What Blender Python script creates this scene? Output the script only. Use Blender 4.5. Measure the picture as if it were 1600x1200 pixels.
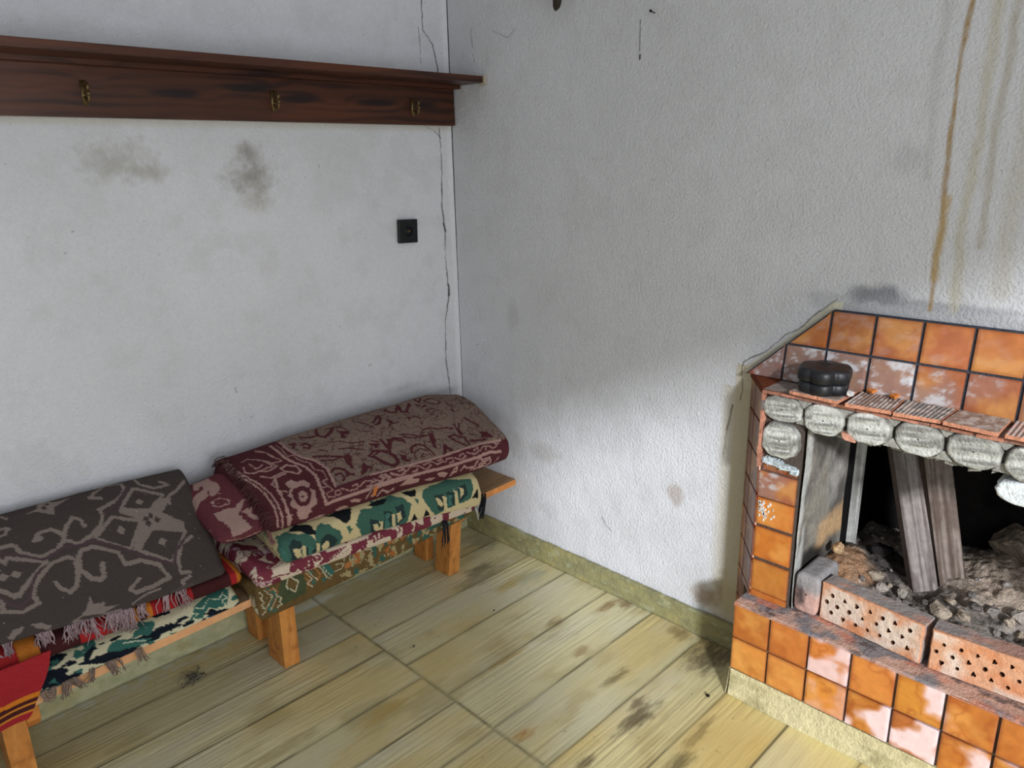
import bpy, math
import numpy as np
from mathutils import Matrix, Vector

for _o in list(bpy.data.objects):
    bpy.data.objects.remove(_o)
SC = bpy.context.scene
COL = SC.collection

# ------------------------------------------------------------------ camera, light, exposure
cd = bpy.data.cameras.new('camera')
cam = bpy.data.objects.new('camera', cd)
COL.objects.link(cam)
cd.sensor_width = 36.0
cd.sensor_fit = 'HORIZONTAL'
cd.lens = 26.4899
cd.clip_start = 0.02
RT = Vector((0.70580894, -0.70811182, -0.02028296))
UP = Vector((0.21383272, 0.18566614, 0.95906395))
FW = Vector((0.67535865, 0.68125307, -0.28246229))
cam.matrix_world = Matrix(((RT.x, UP.x, -FW.x, -1.943079), (RT.y, UP.y, -FW.y, -2.250284),
                           (RT.z, UP.z, -FW.z, 1.5), (0, 0, 0, 1)))
SC.camera = cam
SC.view_settings.view_transform = 'Standard'
SC.view_settings.look = 'None'
SC.view_settings.gamma = 1.0
SC.view_settings.use_curve_mapping = False
SC.view_settings.exposure = 0.12

world = bpy.data.worlds.new('overcast_sky')
SC.world = world
world.use_nodes = True
wb = world.node_tree.nodes['Background']
wb.inputs[0].default_value = (0.72, 0.85, 1.0, 1)
wb.inputs[1].default_value = 0.18


def area(name, loc, target, sx, sy, power, color):
    l = bpy.data.lights.new(name, 'AREA')
    l.shape = 'RECTANGLE'
    l.size, l.size_y, l.energy, l.color = sx, sy, power, color
    o = bpy.data.objects.new(name, l)
    COL.objects.link(o)
    o.location = loc
    o.rotation_euler = (Vector(target) - Vector(loc)).to_track_quat('-Z', 'Y').to_euler()
    return o


# bright overcast daylight standing outside the open doorway; unseen side window added as fill light
area('doorway_daylight', (-1.75, -3.75, 1.15), (-1.5, 0, 1.1), 2.0, 2.0, 40, (0.93, 0.97, 1.0))
area('added_window_fill', (-3.5, -1.3, 1.55), (0, -1.0, 1.0), 1.1, 1.0, 3, (0.80, 0.90, 1.0))
sun = bpy.data.lights.new('low_sun_through_cloud', 'SUN')
sun.energy = 2.9
sun.angle = math.radians(5)
sun.color = (0.93, 0.96, 1.0)
so = bpy.data.objects.new('low_sun_through_cloud', sun)
COL.objects.link(so)
so.location = (-4, -6, 3)
so.rotation_euler = Vector((0.64, 0.76, -0.39)).to_track_quat('-Z', 'Y').to_euler()

# ------------------------------------------------------------------ numpy helpers
rng = np.random.default_rng(7)


def lin(c):
    c = np.asarray(c, float) / 255.0
    return np.where(c <= 0.04045, c / 12.92, ((c + 0.055) / 1.055) ** 2.4)


def sstep(a, b, x):
    t = np.clip((x - a) / (b - a), 0, 1)
    return t * t * (3 - 2 * t)


def vnoise(x, y, seed=0):
    x = np.asarray(x, float); y = np.asarray(y, float)
    xi = np.floor(x).astype(np.int64); yi = np.floor(y).astype(np.int64)
    fx = x - xi; fy = y - yi
    fx = fx * fx * (3 - 2 * fx); fy = fy * fy * (3 - 2 * fy)

    def h(a, b):
        n = (a * 374761393 + b * 668265263 + seed * 982451653) & 0xffffffff
        n = ((n ^ (n >> 13)) * 1274126177) & 0xffffffff
        n = (n ^ (n >> 16)) & 0xffffffff
        return n / 4294967295.0
    return (h(xi, yi) * (1 - fx) + h(xi + 1, yi) * fx) * (1 - fy) + (h(xi, yi + 1) * (1 - fx) + h(xi + 1, yi + 1) * fx) * fy


def fbm(x, y, seed=0, octv=4, gain=0.5):
    s = 0; a = 1; t = 0
    for k in range(octv):
        s = s + a * vnoise(x * 2 ** k + 17.3 * k, y * 2 ** k - 9.1 * k, seed + k * 13)
        t += a; a *= gain
    return s / t


def seg_dist(U, V, pts, lim=0.05):
    """distance of every (U,V) to a polyline, inf beyond lim of its bounding box"""
    P = np.asarray(pts, float)
    D = np.full(U.shape, 9.0)
    m = (U > P[:, 0].min() - lim) & (U < P[:, 0].max() + lim) & (V > P[:, 1].min() - lim) & (V < P[:, 1].max() + lim)
    if not m.any():
        return D
    u = U[m]; v = V[m]; d = np.full(u.shape, 9.0)
    for a, b in zip(P[:-1], P[1:]):
        e = b - a; L = max(e @ e, 1e-12)
        t = np.clip(((u - a[0]) * e[0] + (v - a[1]) * e[1]) / L, 0, 1)
        d = np.minimum(d, np.hypot(u - a[0] - t * e[0], v - a[1] - t * e[1]))
    D[m] = d
    return D


def in_poly(U, V, pts):
    P = np.asarray(pts, float)
    r = np.zeros(U.shape, bool)
    m = (U > P[:, 0].min()) & (U < P[:, 0].max()) & (V > P[:, 1].min()) & (V < P[:, 1].max())
    if not m.any():
        return r
    u = U[m]; v = V[m]; c = np.zeros(u.shape, bool)
    for i in range(len(P)):
        a = P[i]; b = P[i - 1]
        if a[1] == b[1]:
            continue
        k = ((a[1] > v) != (b[1] > v)) & (u < (b[0] - a[0]) * (v - a[1]) / (b[1] - a[1]) + a[0])
        c ^= k
    r[m] = c
    return r


def mix(c, k, w):
    """blend colour rows c (N,3) to colour k by weight w (N,)"""
    return c + (np.asarray(k, float) - c) * np.clip(w, 0, 1)[..., None]


def spline(pts, n):
    """Catmull-Rom through open points, resampled to n points"""
    P = np.asarray(pts, float)
    Q = np.vstack([2 * P[0] - P[1], P, 2 * P[-1] - P[-2]])
    out = []
    for i in range(1, len(Q) - 2):
        for t in np.linspace(0, 1, 12, endpoint=False):
            a, b, c, d = Q[i - 1], Q[i], Q[i + 1], Q[i + 2]
            out.append(0.5 * (2 * b + (c - a) * t + (2 * a - 5 * b + 4 * c - d) * t * t + (3 * b - a - 3 * c + d) * t ** 3))
    out.append(P[-1])
    out = np.array(out)
    s = np.r_[0, np.cumsum(np.linalg.norm(np.diff(out, axis=0), axis=1))]
    q = np.linspace(0, s[-1], n)
    return np.stack([np.interp(q, s, out[:, k]) for k in range(out.shape[1])], 1)


# ------------------------------------------------------------------ mesh builder
class MB:
    def __init__(s):
        s.v = []; s.c = []; s.f = {}; s.n = 0

    def add(s, V, faces, col):
        V = np.asarray(V, float).reshape(-1, 3)
        c = np.asarray(col, float)
        if c.ndim == 1:
            c = np.tile(c, (len(V), 1))
        s.v.append(V); s.c.append(c)
        if isinstance(faces, np.ndarray):
            s.f.setdefault(faces.shape[1], []).append(faces + s.n)
        else:
            for f in faces:
                s.f.setdefault(len(f), []).append(np.array([f]) + s.n)
        s.n += len(V)
        return s

    def grid(s, G, col, keep=None, flip=False):
        """G (nu,nv,3) grid of points"""
        nu, nv = G.shape[:2]
        idx = np.arange(nu * nv).reshape(nu, nv)
        q = np.stack([idx[:-1, :-1], idx[1:, :-1], idx[1:, 1:], idx[:-1, 1:]], -1).reshape(-1, 4)
        if keep is not None:
            q = q[np.asarray(keep).reshape(-1)]
        if flip:
            q = q[:, ::-1]
        c = np.asarray(col, float)
        if c.ndim == 3:
            c = c.reshape(-1, 3)
        return s.add(G.reshape(-1, 3), q, c)

    def box(s, lo, hi, col, jit=0.0):
        x0, y0, z0 = lo; x1, y1, z1 = hi
        V = np.array([(x0, y0, z0), (x1, y0, z0), (x1, y1, z0), (x0, y1, z0), (x0, y0, z1), (x1, y0, z1), (x1, y1, z1), (x0, y1, z1)], float)
        if jit:
            V += rng.normal(0, jit, V.shape)
        return s.add(V, np.array([(0, 3, 2, 1), (4, 5, 6, 7), (0, 1, 5, 4), (1, 2, 6, 5), (2, 3, 7, 6), (3, 0, 4, 7)]), col)

    def prism(s, poly, axis, a, b, col):
        """poly: 2D points; axis: extruded axis from a to b"""
        P = np.asarray(poly, float); n = len(P)
        V = np.zeros((2 * n, 3)); o = [k for k in range(3) if k != axis]
        V[:n, o[0]] = P[:, 0]; V[:n, o[1]] = P[:, 1]; V[:n, axis] = a
        V[n:] = V[:n]; V[n:, axis] = b
        F = [tuple(range(n))[::-1], tuple(range(n, 2 * n))] + [(i, (i + 1) % n, n + (i + 1) % n, n + i) for i in range(n)]
        return s.add(V, F, col)

    def tube(s, pts, r, col, n=8, cap=True):
        P = np.asarray(pts, float); R = np.broadcast_to(np.asarray(r, float), (len(P),))
        T = np.gradient(P, axis=0); T /= np.linalg.norm(T, axis=1)[:, None] + 1e-12
        ref = np.array([0.3, 0.9, 0.31]); rows = []
        for p, t, q in zip(P, T, R):
            a = np.cross(t, ref); a /= np.linalg.norm(a); b = np.cross(t, a)
            th = np.linspace(0, 2 * np.pi, n, endpoint=False)
            rows.append(p + q * (np.cos(th)[:, None] * a + np.sin(th)[:, None] * b))
        V = np.array(rows); m = len(P)
        F = [(i * n + j, i * n + (j + 1) % n, (i + 1) * n + (j + 1) % n, (i + 1) * n + j) for i in range(m - 1) for j in range(n)]
        V = V.reshape(-1, 3)
        if cap:
            F += [tuple(range(n))[::-1], tuple(range((m - 1) * n, m * n))]
        return s.add(V, F, col)

    def lathe(s, prof, c, col, n=24, lobes=0, amp=0.0):
        rows = []
        th = np.linspace(0, 2 * np.pi, n, endpoint=False)
        k = 1 + (amp * np.abs(np.cos(lobes * th / 2)) - amp if lobes else 0 * th)
        for r, z in prof:
            rows.append(np.stack([c[0] + r * k * np.cos(th), c[1] + r * k * np.sin(th), np.full(n, c[2] + z)], 1))
        V = np.array(rows).reshape(-1, 3); m = len(prof)
        F = [(i * n + j, i * n + (j + 1) % n, (i + 1) * n + (j + 1) % n, (i + 1) * n + j) for i in range(m - 1) for j in range(n)]
        F += [tuple(range(n))[::-1], tuple(range((m - 1) * n, m * n))]
        return s.add(V, F, col)

    def build(s, name, mat, parent=None, smooth=False, bevel=0, xf=None):
        V = np.concatenate(s.v).astype(np.float32); C = np.concatenate(s.c)
        if xf is not None:
            V = (V @ np.array(xf)[:3, :3].T + np.array(xf)[:3, 3]).astype(np.float32)
        me = bpy.data.meshes.new(name)
        faces = [np.concatenate(a) for k, a in sorted(s.f.items())]
        sizes = np.concatenate([np.full(len(f), f.shape[1]) for f in faces])
        loops = np.concatenate([f.reshape(-1) for f in faces])
        me.vertices.add(len(V)); me.vertices.foreach_set('co', V.reshape(-1))
        me.loops.add(len(loops)); me.loops.foreach_set('vertex_index', loops.astype(np.int32))
        me.polygons.add(len(sizes))
        me.polygons.foreach_set('loop_start', np.r_[0, np.cumsum(sizes)[:-1]].astype(np.int32))
        me.polygons.foreach_set('loop_total', sizes.astype(np.int32))
        me.polygons.foreach_set('use_smooth', np.full(len(sizes), smooth))
        me.update(calc_edges=True)
        me.validate()
        a = me.color_attributes.new('Col', 'FLOAT_COLOR', 'POINT')
        a.data.foreach_set('color', np.c_[C, np.ones(len(C))].astype(np.float32).reshape(-1))
        me.materials.append(mat)
        o = bpy.data.objects.new(name, me)
        COL.objects.link(o)
        if parent is not None:
            o.parent = parent
        if bevel:
            m = o.modifiers.new('bevel', 'BEVEL')
            m.width = bevel; m.segments = 2; m.limit_method = 'ANGLE'; m.angle_limit = math.radians(40)
        return o


def tag(o, label=None, cat=None, group=None, kind=None):
    if label: o['label'] = label
    if cat: o['category'] = cat
    if group: o['group'] = group
    if kind: o['kind'] = kind
    return o


def thing(name, label, cat, loc=(0, 0, 0), group=None, kind=None):
    o = bpy.data.objects.new(name, None)
    COL.objects.link(o)
    o.empty_display_size = 0.05
    return tag(o, label, cat, group, kind)


# ------------------------------------------------------------------ materials
def material(name, rough=0.85, spec=0.3, bumps=(), vary=0.0, vscale=60, metal=0.0, stretch=(1, 1, 1), coat=0.0):
    """colour comes from the Col attribute; bumps = [(noise scale, distance, detail)]"""
    m = bpy.data.materials.new(name)
    m.use_nodes = True
    nt = m.node_tree; N = nt.nodes; L = nt.links
    b = N['Principled BSDF']
    at = N.new('ShaderNodeAttribute'); at.attribute_name = 'Col'
    tc = N.new('ShaderNodeTexCoord'); mp = N.new('ShaderNodeMapping')
    mp.inputs['Scale'].default_value = stretch
    L.new(tc.outputs['Object'], mp.inputs['Vector'])
    out = at.outputs['Color']
    if vary:
        n = N.new('ShaderNodeTexNoise'); n.inputs['Scale'].default_value = vscale; n.inputs['Detail'].default_value = 5
        L.new(mp.outputs[0], n.inputs['Vector'])
        r = N.new('ShaderNodeMapRange')
        r.inputs[1].default_value = 0.25; r.inputs[2].default_value = 0.75
        r.inputs[3].default_value = 1 - vary; r.inputs[4].default_value = 1 + vary
        L.new(n.outputs['Fac'], r.inputs[0])
        v = N.new('ShaderNodeVectorMath'); v.operation = 'SCALE'
        L.new(out, v.inputs[0]); L.new(r.outputs[0], v.inputs['Scale'])
        out = v.outputs[0]
    L.new(out, b.inputs['Base Color'])
    b.inputs['Roughness'].default_value = rough
    b.inputs['Specular IOR Level'].default_value = spec
    b.inputs['Metallic'].default_value = metal
    b.inputs['Coat Weight'].default_value = coat
    b.inputs['Coat Roughness'].default_value = 0.15
    prev = None
    for sc, dist, det in bumps:
        n = N.new('ShaderNodeTexNoise'); n.inputs['Scale'].default_value = sc; n.inputs['Detail'].default_value = det
        L.new(mp.outputs[0], n.inputs['Vector'])
        bp = N.new('ShaderNodeBump'); bp.inputs['Distance'].default_value = dist; bp.inputs['Strength'].default_value = 1.0
        L.new(n.outputs['Fac'], bp.inputs['Height'])
        if prev is not None:
            L.new(prev, bp.inputs['Normal'])
        prev = bp.outputs[0]
    if prev is not None:
        L.new(prev, b.inputs['Normal'])
    return m


M_plaster = material('roughcast_plaster', 0.95, 0.1, [(12, 0.004, 2), (140, 0.0036, 3)], 0.03, 90)
M_skirt = material('green_oil_paint', 0.6, 0.3, [(45, 0.004, 3), (160, 0.002, 3)], 0.12, 40)
M_floor = material('painted_floorboards', 0.55, 0.25, [(30, 0.0016, 5), (90, 0.0007, 3)], 0.05, 25, stretch=(0.15, 1.6, 1))
M_darkwood = material('varnished_dark_wood', 0.38, 0.4, [(40, 0.0008, 4)], 0.12, 60, stretch=(0.12, 1.5, 1.5))
M_pine = material('varnished_pine', 0.5, 0.35, [(60, 0.0008, 4)], 0.10, 45)
M_cloth = material('woven_wool', 1.0, 0.05, [(55, 0.004, 3), (700, 0.0009, 2)], 0.14, 300)
M_yarn = material('yarn', 1.0, 0.05, [(600, 0.0008, 2)], 0.2, 200)
M_tile = material('glazed_terracotta', 0.32, 0.45, [(35, 0.0012, 3)], 0.10, 50, coat=0.15)
M_mortar = material('mortar', 0.95, 0.1, [(30, 0.006, 4), (160, 0.003, 3)], 0.2, 90)
M_clay = material('fired_clay', 0.95, 0.1, [(50, 0.004, 4), (240, 0.0015, 3)], 0.16, 120)
M_ash = material('ash_and_rubble', 1.0, 0.05, [(60, 0.008, 5), (260, 0.003, 4)], 0.35, 130)
M_oldwood = material('weathered_grey_wood', 0.9, 0.15, [(50, 0.004, 5)], 0.2, 60)
M_bakelite = material('black_bakelite', 0.35, 0.4, [], 0.1, 40)
M_tin = material('black_enamel_tin', 0.42, 0.4, [(80, 0.0006, 3)], 0.25, 60)
M_brass = material('tarnished_brass', 0.4, 0.5, [(200, 0.0006, 2)], 0.3, 200, metal=0.7)
M_iron = material('rusty_iron', 0.6, 0.4, [(200, 0.0006, 2)], 0.3, 200, metal=0.4)

ROOM_X0, ROOM_Y0, ROOM_H = -3.2, -3.4, 2.5

# ------------------------------------------------------------------ floor
def axis_grid(lo, dlo, dhi, hi, dense, coarse):
    a = [np.arange(lo, dlo, coarse)] if dlo > lo else []
    a.append(np.arange(dlo, dhi, dense))
    if hi > dhi:
        a.append(np.arange(dhi, hi, coarse))
    a.append([hi])
    return np.unique(np.round(np.concatenate(a), 5))


def make_floor():
    X = axis_grid(ROOM_X0, -1.9, 0.0, 0.0, 0.003, 0.04)
    Y = axis_grid(ROOM_Y0, -1.8, 0.0, 0.0, 0.003, 0.04)
    x, y = np.meshgrid(X, Y, indexing='ij')
    TR = -0.775
    right = x > TR
    sr = np.array([0.2, -0.0, -0.195, -0.381, -0.575, -0.772, -0.968, -1.168, -1.358, -1.55, -1.745, -1.94, -2.14, -2.33, -2.53, -2.72, -2.92, -3.12, -3.31, -3.5])
    sl = np.array([0.2, 0.0, -0.16, -0.320, -0.463, -0.655, -0.811, -0.975, -1.165, -1.36, -1.55, -1.74, -1.94, -2.14, -2.33, -2.53, -2.72, -2.92, -3.12, -3.31, -3.5])
    wob = 0.002 * (fbm(x * 3, y * 0 + 3, 4, 2) - .5)
    yy = y + wob
    dr = np.min([np.abs(yy - s) for s in sr], 0); dl = np.min([np.abs(yy - s) for s in sl], 0)
    seam = np.where(right, dr, dl)
    seam = np.minimum(seam, np.abs(x - TR - 0.004 * (fbm(y * 5, x * 0, 8, 2) - .5)))
    ir = np.searchsorted(-sr, -yy); il = np.searchsorted(-sl, -yy) + 40
    pid = np.where(right, ir, il)
    pr = (np.sin(pid * 12.9898) * 43758.5453) % 1.0
    base = lin((212, 202, 158)) * np.ones(x.shape + (3,))
    base *= (0.90 + 0.2 * pr)[..., None]
    grain = fbm(x * 3.2 + pr * 9, y * 160, 11, 3)
    gm = sstep(.48, .62, fbm(x * 2.5, y * 7, 5, 2))
    base *= (1 - 0.26 * (grain - .5) * (0.25 + gm))[..., None]
    n1 = fbm(x * 2.0 + pr * 5, y * 6 + pr * 3, 21, 4)
    base = mix(base, lin((208, 180, 108)), 0.55 * sstep(.45, .75, n1))
    n2 = fbm(x * 2.4 - pr * 3, y * 5, 31, 4)
    base = mix(base, lin((204, 204, 186)), 0.45 * sstep(.45, .75, n2))
    n3 = fbm(x * 6, y * 14, 41, 4)
    base = mix(base, lin((172, 156, 108)), 0.5 * sstep(.55, .8, n3))
    # warmer, yellower colour towards the doorway and the hearth
    w = sstep(-1.0, -1.7, y + 0.15 * x)
    base = mix(base, base * np.array([1.10, 1.04, .84]), w)
    # shaped stains (measured on the boards), plus the hearth's painted shadow
    def blob(cx, cy, rx, ry, k, wt, sd):
        nonlocal base
        d = np.hypot((x - cx) / rx, (y - cy) / ry) + 1.3 * (fbm(x * 22, y * 90, sd, 5, .62) - .5)
        base = mix(base, lin(k), wt * .85 * (1 - sstep(.15, 1.05, d)))
    blob(-0.215, -.315, .09, .035, (72, 66, 44), .75, 51)
    blob(-.28, -.36, .16, .05, (110, 100, 66), .6, 52)
    blob(-.20, -.48, .13, .03, (176, 152, 76), .8, 53)
    blob(-.09, -.83, .09, .025, (132, 96, 48), .85, 54)
    blob(-.03, -.87, .05, .04, (120, 86, 50), .8, 54)
    blob(-.373, -1.083, .075, .026, (112, 98, 56), .85, 55)
    blob(-.33, -1.09, .03, .02, (96, 82, 44), .6, 55)
    blob(-.47, -1.235, .12, .035, (82, 66, 40), .95, 56)
    blob(-.42, -1.20, .06, .02, (76, 60, 38), .8, 57)
    blob(-.55, -1.41, .12, .03, (86, 74, 42), .85, 57)
    blob(-.70, -1.235, .05, .02, (92, 70, 40), .8, 58)
    blob(-.73, -1.05, .045, .03, (176, 120, 40), .85, 59)
    blob(-.40, -1.39, .10, .02, (120, 100, 52), .7, 60)
    blob(-.29, -.76, .05, .03, (136, 112, 66), .7, 61)
    blob(-.54, -.78, .12, .02, (176, 140, 60), .6, 62)
    blob(-.95, -.70, .12, .04, (182, 146, 66), .6, 63)
    blob(-.12, -.50, .10, .05, (156, 166, 152), .6, 64)
    blob(-.06, -.16, .12, .10, (126, 128, 104), .7, 65)
    blob(-.05, -1.10, .05, .05, (100, 78, 52), .7, 66)
    blob(-.08, -1.24, .13, .10, (74, 62, 44), .95, 69)  # cast shadow of the hearth, painted onto the boards as a dark blob
    blob(-.78, -.055, .13, .035, (232, 234, 228), .95, 70)
    blob(-.45, -.03, .3, .02, (220, 222, 210), .7, 71)
    blob(-.35, -.93, .05, .03, (140, 106, 58), .7, 67)
    blob(-1.25, -.62, .18, .03, (150, 132, 78), .6, 68)
    # dust and limewash crumbs under the bench
    d = fbm(x * 30, y * 30, 71, 4)
    base = mix(base, lin((214, 216, 206)), sstep(.50, .62, d) * (1 - sstep(-.01, -.11, y)) * .8)
    sp = vnoise(x * 110, y * 110, 77)
    base = mix(base, lin((70, 60, 46)), sstep(.955, .985, sp) * .55 * sstep(.45, .6, fbm(x * 5, y * 5, 78, 2)))
    # seams
    lw = np.where(pr > .5, .0022, .0016)
    base = mix(base, lin((58, 52, 36)), (1 - sstep(lw * .6, lw * 1.7, seam)) * (0.20 + .55 * sstep(.35, .65, fbm(x * 7, y * 30, 81, 3))))
    base = mix(base, lin((120, 112, 78)), (1 - sstep(.003, .012, seam)) * .35)
    z = -0.0012 * (1 - sstep(.0015, .004, seam)) + 0.0015 * (pr - .5) - .0010 * sstep(.0, .25, (grain - .45) * gm)
    G = np.stack([x, y, z - .0008], -1)
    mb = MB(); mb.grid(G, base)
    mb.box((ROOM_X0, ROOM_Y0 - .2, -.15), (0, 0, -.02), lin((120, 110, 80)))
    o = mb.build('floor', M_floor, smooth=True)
    return tag(o, kind='structure')


make_floor()

# ------------------------------------------------------------------ walls
WHITE = lin((223, 224, 230))


def wall_colour(a, z, sd):
    c = WHITE * np.ones(a.shape + (3,))
    n = fbm(a * 2.3, z * 2.3, sd, 4)
    c = mix(c, lin((204, 206, 210)), .45 * sstep(.35, .75, n))
    n = fbm(a * 14, z * 14, sd + 3, 4)
    c = mix(c, lin((200, 200, 202)), .3 * sstep(.45, .75, n))
    sp = vnoise(a * 75, z * 75, sd + 9)
    c = mix(c, lin((110, 104, 98)), .6 * sstep(.975, .992, sp) * sstep(.5, .62, fbm(a * 4, z * 4, sd + 5, 2)))
    return c


def crack(c, a, z, pts, w, k=(70, 68, 66), sd=3):
    aa = a + .006 * (fbm(a * 60, z * 60, sd, 3) - .5); zz = z + .006 * (fbm(a * 60 + 40, z * 60, sd, 3) - .5)
    d = seg_dist(aa, zz, pts, .02)
    ww = w * (.45 + 1.1 * vnoise(z * 22, a * 22, sd + 2))
    return mix(c, lin(k), (1 - sstep(ww * .4, ww * 1.5, d)) * .9)


def make_wall_back():
    X = axis_grid(ROOM_X0, -1.75, 0.0, 0.0, 0.003, 0.04)
    Z = axis_grid(0, 0.45, 2.06, ROOM_H, 0.003, 0.03)
    x, z = np.meshgrid(X, Z, indexing='ij')
    c = wall_colour(x, z, 101)
    def smudge(cx, cz, rx, rz, k, wt, sd):
        nonlocal c
        d = np.hypot((x - cx) / rx, (z - cz) / rz) + 1.3 * (fbm(x * 34, z * 34, sd, 5, .75) - .5)
        c = mix(c, lin(k), wt * .9 * (1 - sstep(-.1, 1.15, d)))
    smudge(-.815, 1.545, .05, .045, (128, 120, 106), .75, 7)
    smudge(-.81, 1.475, .11, .075, (132, 126, 112), .75, 8)
    smudge(-.80, 1.40, .08, .05, (170, 164, 150), .6, 9)
    smudge(-1.19, 1.52, .13, .07, (160, 156, 144), .7, 10)
    smudge(-1.1, 1.49, .05, .03, (162, 158, 146), .6, 12)
    smudge(-.10, .62, .10, .02, (150, 150, 156), .5, 13)
    smudge(-.28, .68, .12, .02, (168, 168, 172), .5, 14)
    # light plastered quoin edge along the corner
    c = mix(c, lin((232, 234, 238)), (1 - sstep(.012, .03, -x)) * .7)
    c = crack(c, x, z, [(-.056, 1.626), (-.051, 1.49), (-.060, 1.35), (-.050, 1.255), (-.055, 1.158), (-.046, 1.045), (-.045, 1.002), (-.07, .909), (-.076, .754), (-.065, .646), (-.061, .596)], .0022)
    c = crack(c, x, z, [(-.046, 1.045), (-.045, 1.003)], .0045, (40, 38, 36))
    c = crack(c, x, z, [(-.055, 1.28), (-.049, 1.25)], .004, (60, 58, 56))
    c = crack(c, x, z, [(-.115, 2.2), (-.111, 2.046), (-.111, 1.954), (-.068, 1.906), (-.049, 1.823), (-.05, 1.80)], .0022)
    c = crack(c, x, z, [(-.125, 1.632), (-.085, 1.618), (-.051, 1.592)], .0018)
    c = crack(c, x, z, [(-.13, 1.96), (-.125, 1.84)], .0012, (130, 130, 132))
    c = mix(c, lin((206, 200, 182)), (1 - sstep(.0, .02, np.abs(z - 1.627))) * .5 * (x < -.0))
    y = -.004 * (fbm(x * 1.3, z * 1.3, 5, 2) - .5) + .006 - .004 * np.exp(-(x / .02) ** 2)
    y = np.minimum(y, .006)
    G = np.stack([x, y, z], -1)
    mb = MB(); mb.grid(G, c.reshape(-1, 3))
    mb.box((ROOM_X0 - .2, .02, -.15), (.0, .25, ROOM_H), WHITE)
    return tag(mb.build('wall_back', M_plaster, smooth=True), kind='structure')


HOLE = (-2.35, -1.487, .30, .84)


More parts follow.
